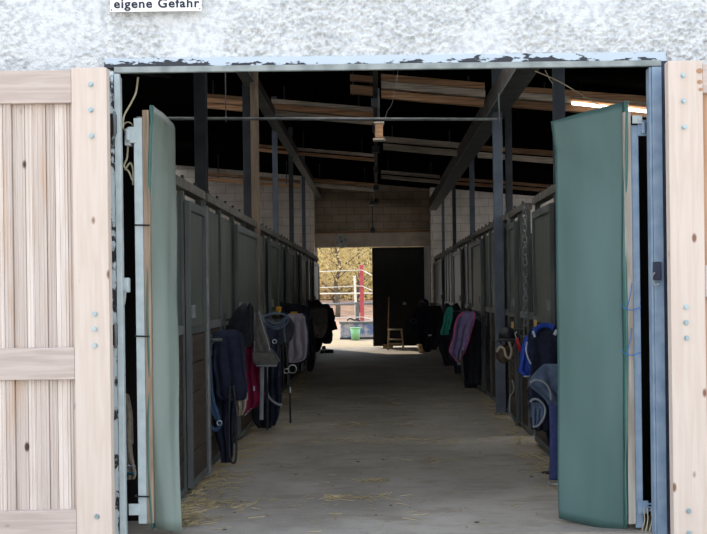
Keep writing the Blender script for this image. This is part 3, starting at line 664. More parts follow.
fsheet('sheet_edge', [(624.5, 102), (624, 200), (624, 320), (625, 430), (625, 530)], [(626.6, 101.5), (625.6, 200), (625.4, 320), (626, 430), (626.5, 505)], 6.78, 6.78, 0, M['vinyl_edge'], rf)
q = at(645, 128, LY); hinge(rf, xb-.004, OR_-.055, LY, q.z, M['steel_blue'], OR_-.075)
bm = B(); bm_box(bm, xa+.005, xb+.02, LY-.03, LY-.012, at(640, 124, LY).z, at(640, 116, LY).z, .003); bm_tube(bm, [(xb, LY-.04, at(640, 120, LY).z), (xb, LY-.012, at(640, 120, LY).z)], .012); obj('cap_bracket', bm, M['steel_pale'], rf)
q = at(642, 507, LY); bm = B(); bm_box(bm, at(637, 500, LY).x, at(648, 500, LY).x, LY-.014, LY-.001, q.z-.04, q.z+.04, .003)
for k in range(3): bm_tube(bm, [(at(646, 500, LY).x, LY-.008, q.z-.02+.02*k), (OR_-.05, LY-.008, q.z-.02+.02*k)], .006, n=6)
obj('hinge', bm, M['steel_blue'], rf)
def twine(y):
    l, r = at(621, y-3, LY-.03), at(641, y-1, LY-.03); bm = B()
    bm_tube(bm, catmull([l, at(626, y+1, LY-.03), at(633, y+2, LY-.03), at(639, y, LY-.03), r]), .003, n=5); bm_tube(bm, catmull([at(627, y+1, LY-.03), at(630, y-12, LY-.03), at(632, y-25, LY-.03)]), .003, n=5)
    obj('blue_twine', bm, M['bluetwine'], rf, True)
twine(308); twine(353)

# small fittings around the opening
q = at(127, 281, YF+.1)
lk = thing('door_latch', 'corroded pale latch fixed to the peeling jamb halfway up', 'latch', q)
box('latch_plate', q.x-.022, q.x+.012, YF+.08, YF+.14, q.z-.07, q.z+.02, M['steel_pale'], lk, .006)
bm = B(); bm_tube(bm, catmull([(q.x-.01, YF+.08, q.z-.06), (q.x-.015, YF+.07, q.z-.13), (q.x-.03, YF+.08, q.z-.17)]), .011, n=8); obj('lever', bm, M['steel_grey'], lk, True)
q = at(656, 271, YF)
lk = thing('door_latch', 'dark box latch on the blue grey frame post', 'latch', q)
box('latch_case', q.x-.024, q.x+.022, YF-.045, YF-.015, q.z-.055, q.z+.055, M['steel_navy'], lk, .004)
bm = B(); bm_tube(bm, catmull([(q.x-.02, YF-.05, q.z-.01), (q.x-.038, YF-.05, q.z-.04), (q.x-.02, YF-.05, q.z-.085), (q.x+.005, YF-.05, q.z-.08)]), .006, n=6); obj('hasp', bm, M['steel_grey'], lk, True)
for (px, y, lab, nm) in ((113.5, 333, 'black block hinge on the peeling jamb, lower one', .04), (112.5, 122, 'black block hinge on the peeling jamb, upper one', .04)):
    q = at(px, y, YF-.02); hb = thing('block_hinge', lab, 'hinge', q)
    box('knuckle', q.x-.024, q.x+.024, YF-.035, YF-.007, q.z-.075, q.z+.05, M['black'], hb, .006)
    bm = B(); bm_tube(bm, [(q.x+.016, YF-.037, q.z-.09), (q.x+.016, YF-.037, q.z+.06)], .009, n=8); obj('pin', bm, M['galv'], hb, True)
tag(tube('loose_cable', catmull([at(138, 77, YF+.15), at(136, 92, YF+.15), at(131, 103, YF+.15), at(124, 116, YF+.15), at(123, 128, YF+.15)]), .006, M['rope'], n=6), 'pale loose cable curving down inside the doorway head by the peeling jamb', 'cable')
hs = thing('coiled_hose', 'pale looped cable bundle above the grey green leaf hinge', 'cable', at(129, 140, YF+.2))
bm = B()
for k in range(4):
    c = at(128+1.2*k, 127+5*k, YF+.2+.01*k); bm_ring(bm, c, .03-.003*k, .0045, 'Y', 14, 6, .3, 4.4)
bm_tube(bm, catmull([at(128, 145, YF+.2), at(127, 158, YF+.2), at(124, 166, YF+.2), at(129, 172, YF+.2), at(132, 180, YF+.2)]), .006, n=6)
bm_tube(bm, catmull([at(125, 170, YF+.2), at(130, 163, YF+.2), at(133, 170, YF+.2), at(133, 185, YF+.2)]), .006, n=6)
obj('cable_loop', bm, M['rope'], hs, True)
box('cable_box', at(126, 140, YF+.2).x, at(132, 140, YF+.2).x, YF+.16, YF+.24, at(126, 146, YF+.2).z, at(126, 136, YF+.2).z, M['plaster'], hs, .005)
tag(tube('loose_string', catmull([at(535, 71, 7.2), at(560, 82, 7.2), at(590, 100, 7.2), at(612, 112, 7.2), at(622, 118, 7.0)]), .0035, M['rope'], n=5), 'pale string sagging from the doorway head to the dark green sheet', 'string')
tag(tube('loose_string', catmull([at(545, 70, 7.2), at(549, 78, 7.2), at(553, 84, 7.2)]), .003, M['rope'], n=5), 'short string end hanging from the doorway head by the grey blue post', 'string')
hw = thing('hay_strings', 'brown baler twine hanging below the lower hinge of the dark green leaf', 'twine', at(646, 520, LY))
for k, px in enumerate((643.5, 647, 651)):
    tube('string', catmull([at(px, 508, LY-.03), at(px+1, 520, LY-.03), at(px-1.5, 532, LY-.03), at(px+(-1 if k else 1), 540, LY-.03)]), .004, M['rope'], hw, n=5)
for k, (px, py) in enumerate(((649, 392), (652, 473))):
    pass
# striped cloth hanging behind the left jamb
bm = B()
def drape(name, d, rows, m, parent=None, r=.05, back=.6, amp=.022, folds=2.5, seed=0, tilt=0, thick=.012, smooth=True, dip=0, nu=18, nv=22, skew=0, sub=1, quilt=0):
    """cloth folded over a bar that sticks out from the stall; rows = (y, x left, x right) of the hanging front"""
    W = [(at(a, y, d), at(b, y, d)) for (y, a, b) in rows]
    zt, zb = W[0][0].z, W[-1][0].z
    Z = [w[0].z for w in W]
    def lr(z):
        for k in range(len(Z)-1):
            if z <= Z[k] and z >= Z[k+1]:
                f = (Z[k]-z)/max(1e-6, Z[k]-Z[k+1]); return W[k][0].x+(W[k+1][0].x-W[k][0].x)*f, W[k][1].x+(W[k+1][1].x-W[k][1].x)*f
        return (W[-1][0].x, W[-1][1].x) if z < Z[-1] else (W[0][0].x, W[0][1].x)
    bm = B(); g = []; H = zt-zb
    prof = []
    nb = 8
    for k in range(nb): prof.append((2*r, zt-r-(H*back-r)*(1-k/nb), 1))
    for k in range(9):
        a = PI*k/8; prof.append((r+r*math.cos(a), zt-r+r*math.sin(a), 0))
    for k in range(1, nv+1): prof.append((0, zt-r-(H-r)*k/nv, -1))
    for (dy, z, sd) in prof:
        row = []
        hang = max(0, (zt-r-z)/max(H, .01))
        for i in range(nu+1):
            u = i/nu; xl, xr = lr(z); jx = .018*noise.noise(Vector((z*6, u*2, seed+.5))); x = xl+(xr-xl)*u+jx*min(1, hang*4)
            y = d+dy - sd*amp*math.sin(u*folds*2*PI+seed+z*1.5)*min(1, hang*3) + noise.noise(Vector((x*9, z*5, seed)))*amp*1.3 + noise.noise(Vector((x*22, z*12, seed)))*amp*.5
            zz = z + tilt*(u-.5)*(1-hang*.6) + dip*(math.cos((u-.5)*2*PI)*-.5)*(1-hang) + skew*u*hang
            if quilt: y += sd*-quilt*abs(math.sin(x*60))*abs(math.sin(z*60))
            row.append(bm.verts.new((x, y, zz)))
        g.append(row)
    for a, b in zip(g, g[1:]):
        for i in range(nu): bm.faces.new((a[i], a[i+1], b[i+1], b[i]))
    edge = {'bottom': [v.co.copy() for v in g[-1]], 'left': [row[0].co.copy() for row in g[8:]], 'right': [row[-1].co.copy() for row in g[8:]]}
    o = obj(name, bm, m, parent, smooth); md = o.modifiers.new('s', 'SOLIDIFY'); md.thickness = thick; md.offset = 0
    if sub: md = o.modifiers.new('ss', 'SUBSURF'); md.levels = sub; md.render_levels = sub
    return o, edge
def binding(edge, keys, m, parent, r=.008, name='binding'):
    for k in keys: tube(name, [p+Vector((0, -.006, 0)) for p in edge[k]], r, m, parent, n=6)

def rack(side, d, z, xe, label):
    X = XL+.012 if side < 0 else XR-.012
    t = thing('saddle_rack', label, 'rack', (X, d, z), 'metal tack racks on the stall fronts')
    xa, xb = sorted((X, X+.012*(-side))); box('wall_plate', xa, xb, d-.03, d+.03, z-.12, z+.06, M['frame_iron'], t, .002)
    tube('arm', [(X, d, z), (xe, d, z)], .014, M['frame_iron'], t, n=8); tube('strut', [(X, d, z-.10), ((X+xe)/2, d, z)], .008, M['frame_iron'], t, n=6)
    return t
def cloth(name, label, cat, d, rows, m, binds=None, side=-1, racklab=None, grp='horse blankets and pads hung on the racks', **kw):
    t = thing(name, label, cat, at((rows[0][1]+rows[0][2])/2, rows[0][0], d), grp)
    o, e = drape('cloth', d, rows, m, t, **kw)
    for (keys, bmn, r) in (binds or []): binding(e, keys, bmn, t, r)
    if racklab:
        r_ = kw.get('r', .05); z = at(rows[0][1], rows[0][0], d).z - r_; xe = at(rows[0][2] if side < 0 else rows[0][1], rows[0][0], d).x
        rack(side, d+r_, z-.02, xe, racklab)
    return t

hang = thing('striped_cloth', 'cream cloth with a blue stripe hanging in the gap behind the peeling jamb', 'cloth', at(126, 400, YF+.35))
ha, e = drape('cloth', YF+.42, [(395, 118, 127), (410, 119, 129.5), (440, 119, 131), (462, 119, 134), (474, 121, 136), (480, 126, 134)], M['fleece'], hang, r=.03, seed=3, nu=10)
tube('blue_stripe', [p+Vector((-.0, -.02, .045)) for p in e['bottom']], .014, mat('teal_stripe', '#3d7d97', bump=0), hang, ry=.006, n=6)
tube('white_stripe', [p+Vector((-.0, -.02, .09)) for p in e['bottom']], .014, M['whitetrim'], hang, ry=.006, n=6)

# ------------------------------------------------------------------ tack on the left
def straps(name, label, cat, d, lines, m, w=.012, rings=(), grp=None, ringmat=None, pn='strap', flat=.004):
    t = thing(name, label, cat, at(lines[0][0][0], lines[0][0][1], d), grp)
    for ln in lines:
        pts = catmull([at(x, y, d - (.012 if i % 2 else 0)) for i, (x, y) in enumerate(ln)], 5)
        tube(pn, pts, w, m, t, ry=flat, n=8)
    for (x, y, R) in rings:
        bm = B(); bm_ring(bm, at(x, y, d-.015), R, .005, 'Y', 16); obj('ring', bm, ringmat or M['steel'], t, True)
    return t
rack(-1, 9.15, at(205, 340, 9.15).z, at(222, 338, 9.15).x, 'dark iron rack arm above the blue halters')
straps('blue_halter', 'worn blue webbing halter hanging beside the galvanised corner post', 'halter', 9.1,
       [[(200, 341), (200, 380), (201, 420), (204, 452)], [(205, 341), (206, 370), (205, 400), (208, 440), (210, 452)], [(201, 380), (206, 392), (212, 410), (220, 424)], [(203, 452), (206, 446), (211, 452)], [(202, 432), (208, 426), (216, 430), (221, 424)], [(209, 345), (210, 365), (212, 395), (219, 420)]],
       M['blueweb'], .017, [(208, 397, .016), (219.5, 423, .02), (206, 454, .016), (201, 447, .014)])
cloth('horse_blanket', 'long folded navy blanket, narrow one whose end nearly reaches the floor', 'blanket', 9.5,
      [(334, 207, 224), (350, 209, 231), (400, 213, 234), (440, 216, 233), (458, 220, 233), (463, 221, 230)], M['navy'], r=.05, seed=1, back=.8)
cloth('horse_blanket', 'wide navy blanket hung over a rack beside the blue halters', 'blanket', 9.3,
      [(331, 217, 234), (334, 214, 240), (342, 213.5, 242), (370, 214, 245), (393, 216, 247.5), (399, 220, 247), (401, 228, 244)], M['navy'], racklab='rack arm carrying the wide navy blanket', r=.07, seed=5, thick=.02)
straps('lead_strap', 'black strap hanging in a long loop beside the navy blankets', 'strap', 9.2,
       [[(230, 385), (229, 410), (229, 440), (230, 458), (233, 463), (236, 458), (236.5, 430), (235.5, 405), (233, 385)]], M['leather'], .009)
cloth('fleece_pad', 'beige fleece pad peeping out under the wide navy blanket', 'pad', 9.75, [(380, 231, 244), (395, 230, 247), (408, 233, 246), (416, 235, 241)], M['fleece'], r=.04, seed=2)
# dark covered saddle
def saddle(label, d, rows, flap, side, m, cover=None, stirrup=None, girth=None, trim=None, racklab=None):
    t = thing('riding_saddle', label, 'saddle', at((rows[0][1]+rows[0][2])/2, rows[0][0], d), 'saddles resting on the tack racks')
    o, e = drape('seat', d, rows, m, t, r=.10, back=.9, amp=.004, thick=.03, dip=.05, seed=4)
    if trim: binding(e, ['left', 'right'], trim, t, .007, 'piping')
    if flap:
        o2, e2 = drape('flap', d-.03, flap, m, t, r=.12, back=.9, amp=.004, thick=.014, seed=6)
        if trim: binding(e2, ['bottom'], trim, t, .009, 'piping')
    if stirrup:
        (sx, sy, ey) = stirrup; bm = B(); bm_tube(bm, [at(sx, sy, d-.05), at(sx, ey, d-.05)], .013, .004); obj('stirrup_leather', bm, M['leather'], t, True)
        c = at(sx, ey, d-.05); bm = B(); bm_ring(bm, c+Vector((0, 0, -.06)), .055, .006, 'Y', 16, 6, 0, PI); bm_box(bm, c.x-.06, c.x+.06, c.y-.02, c.y+.02, c.z-.07, c.z-.058); obj('stirrup_iron', bm, M['steel'], t, True)
    if girth:
        tube('girth', catmull([at(x, y, d-.04) for x, y in girth]), .014, M['leather'], t, ry=.005)
    if racklab: z = at(rows[0][1], rows[0][0], d).z-.13; rack(side, d+.10, z, at(rows[0][2] if side < 0 else rows[0][1], rows[0][0], d).x, racklab)
    return t
saddle('black covered saddle heaped behind the wide navy blanket', 10.1, [(306, 243, 250), (312, 236, 251.5), (322, 230, 252), (335, 225, 252), (348, 222, 252)], None, -1, M['blackcloth'], racklab='rack arm under the black covered saddle')
saddle('grey brown saddle with pale binding above the magenta rug', 10.5, [(315, 251, 258), (322, 252, 261), (338, 253, 266), (352, 256, 270)], [(348, 252, 268), (355, 252, 274), (362, 253, 278), (366, 256, 276)], -1, M['greyfelt'], trim=M['greytrim'], stirrup=None, racklab='rack arm under the grey brown saddle')
cloth('horse_rug', 'magenta horse rug with a pale hem', 'rug', 10.8, [(338, 246, 258), (352, 244.5, 259), (380, 243, 261), (400, 243, 265), (411, 243, 262), (415, 244, 252)], M['magenta'], [(['bottom'], M['whitetrim'], .009)], r=.05, seed=8, tilt=.0, skew=.07)
bm = B(); q = at(254.3, 388, 10.77); bm_box(bm, q.x-.008, q.x+.008, q.y-.02, q.y-.012, q.z-.025, q.z+.02, .002)
tag(obj('rug_tag', bm, M['whitetrim']), 'tiny white label sewn on the magenta rug', 'label')
cloth('horse_rug', 'navy rug edged with a curved grey binding beside the magenta rug', 'rug', 11.5, [(330, 266, 278), (350, 265, 280), (380, 264, 281), (400, 265, 281), (415, 266, 279), (426, 268, 274)], M['navy'], None, r=.05, seed=9)
tag(tube('grey_piping', catmull([at(267, 365, 11.42), at(267, 390, 11.42), at(269, 397, 11.42), at(275, 403, 11.42), at(282, 405.5, 11.42)]), .012, M['greytrim'], ry=.006), 'curved grey edging strap lying on the navy rug', 'strap')
straps('girth_strap', 'wide light grey strap hanging in front of the magenta rug', 'strap', 10.6, [[(262, 362), (262, 385), (261.5, 408), (261.5, 420)]], M['greytrim'], .02)
straps('girth_strap', 'narrow dark grey strap hanging between the magenta and navy rugs', 'strap', 10.9, [[(266, 366), (267, 390), (267.5, 410), (267.5, 430)]], M['leather'], .011)
cloth('stable_rug', 'dark bundled rug bottom lying near the floor under the grey straps', 'rug', 11.75, [(392, 254, 276), (405, 251, 277), (420, 253, 275), (428, 258, 271)], M['blackcloth'], r=.06, seed=3)
straps('bridle', 'grey blue bridle coiled in loops over the rack end', 'bridle', 11.3,
       [[(264, 317), (272, 314), (282, 314), (288, 319), (285, 325), (277, 329), (269, 327), (264, 321), (265, 316)], [(266, 319), (274, 324), (282, 321), (287, 316)], [(265, 322), (273, 327), (281, 325), (288, 315)],
        [(286, 317), (282, 325), (277, 329)], [(284, 322), (284, 332), (285, 342)]], M['slateblue'], .011, [(274.5, 341.5, .02)], flat=.008)
saddle('black saddle with a hanging long stirrup strap beside the grey quilted pad', 11.8, [(320, 268, 289), (328, 268, 294), (338, 269, 292), (345, 271, 288)], None, -1, M['leather'], racklab='rack arm under the black saddle by the grey quilted pad')
straps('long_strap', 'long thin black strap with steel rings hanging below the grey quilted pad', 'strap', 11.75, [[(286, 345), (287.5, 365), (289.5, 385), (290, 405), (290.5, 423)]], M['leather'], .011, [(292.5, 369, .045), (286.5, 371, .025)])
bm = B(); q = at(290.5, 390, 11.72); bm_box(bm, q.x-.008, q.x+.008, q.y-.02, q.y-.008, q.z-.03, q.z+.03, .003); tag(obj('strap_buckle', bm, M['steel']), 'small bright buckle on the long thin black strap', 'buckle')
cloth('quilted_pad', 'grey quilted saddle pad hung over a rack', 'pad', 14.0, [(314, 288, 303), (317, 287, 306), (340, 287, 307.5), (355, 288, 308), (360, 288, 306), (363.5, 289, 297)], M['greypad'], [(['right', 'bottom'], M['navy'], .012)], racklab='rack arm under the grey quilted pad', r=.06, seed=2, quilt=.006)
cloth('rolled_blanket', 'thick dark rolled blanket lying above the grey quilted pad', 'blanket', 15.5, [(299, 269, 272), (303, 269, 284), (306, 269, 308), (312, 270, 310), (316, 280, 311), (320, 296, 310)], M['blackcloth'], r=.06, seed=6, racklab='rack arm under the dark rolled blanket')
cloth('yellow_cloth', 'small yellow cloth showing between the bridle coils and rolled blanket', 'cloth', 15.2, [(307, 271, 281), (311, 270, 281), (316, 272, 279)], M['yellow'], r=.03, seed=1)
cloth('yellow_cloth', 'small yellow cloth end above the grey quilted pad', 'cloth', 15.0, [(312, 291, 297), (315, 289, 298), (318, 289, 298)], M['yellow'], r=.03, seed=2)
# canvas bag
bg = thing('canvas_bag', 'brown grey canvas backpack hanging where the aisle opens to daylight', 'bag', at(318, 308, 19.3))
cloth_bag, e = drape('bag_body', 19.3, [(308, 311, 326), (312, 310, 328), (325, 310, 327.5), (333, 312, 326), (338, 316, 323)], M['brownbag'], bg, r=.09, back=.9, amp=.006, thick=.02, seed=3)
drape('bag_pocket', 19.24, [(322, 313, 324), (326, 312, 325), (333, 314, 324), (335, 316, 322)], M['brownbag'], bg, r=.03, back=.6, amp=.003, seed=1)
tube('bag_strap', catmull([at(313, 309, 19.2), at(316, 304.5, 19.2), at(322, 304.5, 19.2), at(326, 309, 19.2)]), .014, M['leather'], bg, ry=.006)
cloth('riding_jacket', 'dark blue jacket hanging with a sleeve behind the canvas bag', 'jacket', 19.7, [(304, 320, 328), (308, 319, 331), (318, 322, 333), (330, 326, 332.5), (341, 322, 333), (344, 324, 331)], M['navy'], r=.07, seed=4, grp='clothes hung by the far end')
tag(tube('jacket_sleeve', catmull([at(331, 308, 19.6), at(333, 316, 19.6), at(332.5, 322, 19.6), at(334.5, 330, 19.6)]), [.03]*6+[.04]*6+[.06]*7, M['navy']), 'dark sleeve end hanging out beside the canvas bag', 'sleeve')
cloth('dark_rug', 'dark rug hanging below the canvas bag', 'rug', 19.9, [(325, 306, 322), (340, 307, 325), (346, 306, 322), (352, 309, 318)], M['blackcloth'], r=.06, seed=5)
cloth('dark_rug', 'black cloth hanging between the grey quilted pad and canvas bag', 'rug', 17.2, [(318, 303, 312), (335, 304, 314), (355, 306, 316), (368, 307, 314), (372, 308, 311)], M['blackcloth'], r=.05, seed=7)
rack(-1, 19.45, at(318, 309, 19.4).z-.06, at(327, 309, 19.4).x, 'rack arm holding the canvas bag')
sh = thing('heaped_boots', 'low black heap lying on the floor beneath the canvas bag', 'boots', (at(322, 350, 27).x, 27, 0))
bm = B(); q = at(320, 350, 27)
for k in range(2):
    bm_tube(bm, catmull([(q.x-.15+.22*k, 27+.05*k, .03), (q.x-.03+.22*k, 26.9+.05*k, .04), (q.x+.12+.22*k, 26.88+.05*k, .03)]), [.03]+[.06]*11+[.03], n=8)
obj('boot_sole', bm, M['rubber'], sh, True)
for k in range(2): tube('boot_shaft', [(q.x-.12+.22*k, 27.0+.05*k, .05), (q.x-.13+.22*k, 27.02+.05*k, .17)], .05, M['rubber'], sh)
saddle('black saddle at the far end behind the canvas bag', 22.5, [(301, 306, 318), (305, 303, 322), (315, 305, 322)], None, -1, M['leather'], racklab='farthest rack arm behind the canvas bag')

# ------------------------------------------------------------------ tack on the right
cloth('sport_blanket', 'bright blue under blanket corner with pale edge below the navy one', 'blanket', 9.4, [(336, 526, 532), (342, 525, 535), (360, 519.5, 540), (371, 517, 545), (376, 524, 545)], M['brightblue'], [(['bottom'], M['whitetrim'], .006)], side=1, r=.04, seed=2)
cloth('horse_blanket', 'navy blanket with a bright blue collar and white piping', 'blanket', 9.1, [(328, 534, 552), (332, 531, 562), (345, 530, 575), (365, 531, 575), (382, 530, 575)], M['navy'], side=1, r=.08, seed=3, racklab='rack arm under the navy blanket with blue collar', thick=.02)
bn = thing('blanket_collar', 'bright blue collar band lying over the navy blanket', 'collar', at(540, 326, 9.0))
tube('band', catmull([at(533.5, 335, 9.03), at(536, 329.5, 9.05), at(542, 326, 9.07), at(549, 325.5, 9.08), at(554, 328, 9.05)]), .022, M['brightblue'], bn, ry=.012)
tube('white_piping', catmull([at(533, 331, 8.99), at(535, 337, 8.98)]), .010, M['whitetrim'], bn, ry=.005)
tube('white_piping', catmull([at(527, 342, 8.98), at(526, 350, 8.97), at(528, 358, 8.97), at(531, 364, 8.98)]), .006, M['whitetrim'], bn, ry=.005)
tube('white_piping', catmull([at(554.5, 335, 8.97), at(557, 330, 8.97)]), .014, M['whitetrim'], bn, ry=.005)
cloth('saddle_pad', 'slate blue padded cover with curled edges hanging lowest by the green sheet', 'pad', 8.6, [(366, 545, 570), (372, 538, 572), (382, 530, 573), (386, 529, 573), (398, 545, 573), (408, 552, 573), (412, 556, 572)], M['slateblue'], side=1, r=.06, seed=5, thick=.03, grp=None)
for k, (pts, lab) in enumerate((([(530, 383), (536, 380), (545, 383), (550, 391), (551, 400)], 'pale curled rim along the upper slate blue pad'), ([(530, 402), (534, 399), (540, 401), (545, 408), (544, 417), (539, 425), (533, 427)], 'pale curled rim along the lower slate blue pad'))):
    tag(tube('pad_rim', catmull([at(x, y, 8.48) for x, y in pts]), .009, M['greytrim'], ry=.008), lab, 'rim')
cloth('saddle_flap', 'dark blue padded flap hanging under the slate blue cover', 'flap', 8.75, [(384, 531, 552), (396, 529, 556), (410, 530, 558), (424, 531, 560), (430, 536, 553)], M['navy'], side=1, r=.05, seed=8, thick=.03, grp=None)
cloth('saddle_flap', 'small slate blue tongue curling below the dark padded flap', 'flap', 8.55, [(404, 532, 541), (410, 533, 545), (420, 534, 544), (428, 534, 538)], M['slateblue'], side=1, r=.03, seed=9, thick=.02, grp=None)
cloth('saddle_flap', 'black lower flap edged in grey behind the navy girth', 'flap', 8.8, [(400, 548, 566), (425, 545, 567), (445, 547, 566), (456, 552, 562)], M['blackcloth'], [(['bottom'], M['greytrim'], .006)], side=1, r=.05, seed=4, grp=None)
gi = straps('girth', 'navy webbing girth with steel end reaching the floor by the green sheet', 'girth', 8.3, [[(553, 405), (554, 430), (554, 460), (553.5, 480)]], M['navyweb'], .034, pn='webbing')
bm = B(); q = at(553.5, 483, 8.3)
bm_tube(bm, [(q.x-.038, 8.29, q.z+.015), (q.x-.038, 8.29, q.z-.008), (q.x+.038, 8.29, q.z-.008), (q.x+.038, 8.29, q.z+.015)], .005, n=6); obj('buckle', bm, M['steel'], gi, True)
# helmet and boot
def helmet(name, label, c, R, m, peak=-1):
    t = thing(name, label, 'helmet', c); bm = B(); bmesh.ops.create_uvsphere(bm, u_segments=24, v_segments=14, radius=R)
    bmesh.ops.delete(bm, geom=[v for v in bm.verts if v.co.z < -R*.45], context='VERTS')
    for v in bm.verts: v.co = Vector((v.co.x*.92, v.co.y*1.1, v.co.z*.98)) + Vector(c)
    o = obj('shell', bm, m, t, True); md = o.modifiers.new('s', 'SOLIDIFY'); md.thickness = .012
    bm = B(); g = []
    for i in range(13):
        a = -PI*.35+PI*.7*i/12; g.append([bm.verts.new(Vector(c)+Vector((math.sin(a)*R*r_*.95, -math.cos(a)*R*r_*1.15, -R*.3-(r_-1)*.05))) for r_ in (1.0, 1.2, 1.38)])
    for a, b in zip(g, g[1:]):
        for k in range(2): bm.faces.new((a[k], b[k], b[k+1], a[k+1]))
    o = obj('peak', bm, m, t, True); md = o.modifiers.new('s', 'SOLIDIFY'); md.thickness = .008
    tube('chin_strap', catmull([Vector(c)+Vector((-R*.85, 0, -R*.4)), Vector(c)+Vector((-R*.3, -.02, -R*1.2)), Vector(c)+Vector((R*.3, -.02, -R*1.2)), Vector(c)+Vector((R*.85, 0, -R*.4))]), .008, M['leather'], t, ry=.003)
    return t
helmet('riding_helmet', 'black riding helmet hanging above the brown and cream boot', at(507, 336, 11.4), .10, M['leather'])
bt = thing('tendon_boot', 'brown horse boot with a cream curved strap hanging by the red handle', 'boot', at(504, 355, 11.3))
bm = B(); c = at(503.5, 354, 11.35); bmesh.ops.create_uvsphere(bm, u_segments=20, v_segments=12, radius=.1)
for v in bm.verts: v.co = Vector((v.co.x*.82, v.co.y*.8, v.co.z*1.0))+c
obj('boot_cup', bm, mat('dark_brown_leather', '#332a22', '#4a3d30', rough=.5), bt, True)
tube('cream_strap', catmull([at(497, 352, 11.24), at(500, 347, 11.22), at(504, 349, 11.22), at(506, 356, 11.21), at(510, 358, 11.22), at(511.5, 350, 11.24), at(509, 342, 11.24)]), .013, M['fleece'], bt, ry=.006)
rack(1, 11.45, at(510, 330, 11.45).z, at(503, 330, 11.45).x, 'hook arm holding the riding helmet')
rh = thing('hoof_pick', 'small red plastic handle hanging beside the blue blanket', 'tool', at(518, 340, 11.2))
tube('handle', [at(516.5, 338, 11.1), at(518, 344, 11.1), at(520, 351, 11.1)], .017, M['red'], rh, ry=.01)
tube('hook', catmull([at(516.5, 338, 11.1), at(515, 334, 11.1), at(517, 331.5, 11.1)]), .005, M['steel'], rh)
for (px, py, d, lab) in ((512.5, 325, 11.5, 'small tan tag above the riding helmet'), (535.3, 323.5, 10.2, 'small tan tag above the navy blanket')):
    q = at(px, py, d); tg = box('door_tag', q.x-.012, q.x+.014, d-.006, d, q.z-.035, q.z+.035, M['tan'], bev=.002); tag(tg, lab, 'tag', 'tan tags on the stall fronts')
straps('hanging_lead', 'twisted grey lead hanging beside the boot and the stall opening', 'lead', 11.0, [[(512, 380), (514, 390), (510, 397), (509, 410), (513, 422)], [(531, 378), (529, 388), (531, 395), (528, 405)]], M['greytrim'], .006, flat=.005)
# chain
ch = thing('hanging_chain', 'steel link chain hanging between the stall fronts by the pale post', 'chain', at(525, 212, 11.1))
bm = B(); za = at(524, 210, 11.1); zb = at(526, 322, 11.1); nlk = 20
for k in range(nlk):
    c = za.lerp(zb, k/(nlk-1)); pts = []
    for j in range(13):
        a = 2*PI*j/12; s_, h_ = math.cos(a)*.020, math.sin(a)*.040
        pts.append(c+(Vector((s_, 0, h_)) if k % 2 else Vector((0, s_, h_))))
    bm_tube(bm, pts, .007, n=6, cap=False)
obj('links', bm, M['galv'], ch, True); bm = B(); bm_tube(bm, [za+Vector((0, 0, .03)), (XR-.02, 11.15, 2.33)], .006); obj('hook', bm, M['galv'], ch)
# lavender blanket and what hangs behind
cloth('horse_blanket', 'lavender blanket edged in pink slung over a dark saddle', 'blanket', 15.3, [(312, 464, 474), (317, 458, 475), (330, 454, 471), (345, 451.5, 467), (352, 450, 465), (358, 454, 461), (361, 456, 459)], M['lavender'], [(['left', 'bottom', 'right'], M['pink'], .012)], side=1, r=.06, seed=2, racklab='rack arm under the lavender blanket')
saddle('black covered saddle under the lavender blanket', 15.6, [(314, 465, 478), (320, 464, 481), (345, 466, 482), (368, 467, 481), (384, 467, 478)], None, 1, M['blackcloth'])
cloth('dark_rug', 'black rug hanging to the floor below the lavender blanket', 'rug', 15.9, [(352, 462, 484), (372, 463, 484), (388, 465, 476)], M['blackcloth'], side=1, r=.05, seed=3)
straps('grey_strap', 'dim grey strap hanging from the lavender blanket hem', 'strap', 15.2, [[(462, 350), (462, 362), (463, 378)], [(458, 356), (459, 364)]], M['greyfelt'], .014, [(459, 363.5, .018)])
cloth('green_towel', 'mint green cloth hanging over a dark saddle', 'cloth', 18.6, [(307, 448, 452), (311, 446, 453), (322, 443.5, 452.5), (333, 440.5, 450), (335, 441, 447)], M['green'], side=1, r=.05, seed=1, racklab='rack arm under the mint green cloth')
saddle('black saddle beneath the mint green cloth', 18.9, [(305, 446, 458), (312, 444, 461), (335, 441, 460), (345, 442, 456)], None, 1, M['blackcloth'])
cloth('dark_rug', 'black rug hanging low beneath the mint green cloth', 'rug', 18.2, [(336, 438, 456), (352, 440, 457), (366, 445, 453)], M['blackcloth'], side=1, r=.05, seed=6)
cloth('dark_rug', 'dark blue rug between the mint cloth and lavender blanket', 'rug', 17.3, [(330, 449, 462), (352, 450, 463), (374, 455, 462)], M['navy'], side=1, r=.05, seed=8)
cloth('dark_rug', 'black rug with a white mark low on it, beside the mint green cloth', 'rug', 21.5, [(306, 427, 441), (318, 426, 444), (340, 425, 442), (350, 426, 436)], M['blackcloth'], side=1, r=.08, seed=3, racklab='rack arm under the white marked black rug')
q = at(430, 335.5, 21.35); tag(tube('white_mark', [q+Vector((-.035, 0, 0)), q+Vector((.035, 0, .01))], .014, M['whitetrim'], ry=.006), 'small white patch low on the black rug', 'patch')
cloth('riding_jacket', 'dark jacket with a ring shaped white badge beside the black far door', 'jacket', 24.0, [(304, 420, 428), (309, 416, 431), (320, 411, 432), (328, 411, 431), (333, 414, 430)], M['navy'], side=1, r=.09, seed=2, racklab='farthest rack arm holding the dark jacket', grp='clothes hung by the far end')
q = at(413.5, 321, 23.83); bm = B(); bm_ring(bm, q, .055, .012, 'Y', 16); tag(obj('round_badge', bm, M['slateblue'], smooth=True), 'pale ring badge on the dark jacket', 'badge')
helmet('riding_helmet', 'black helmet with a painted shine on top above the dark jacket', at(424, 304, 23.7), .12, M['leather'])
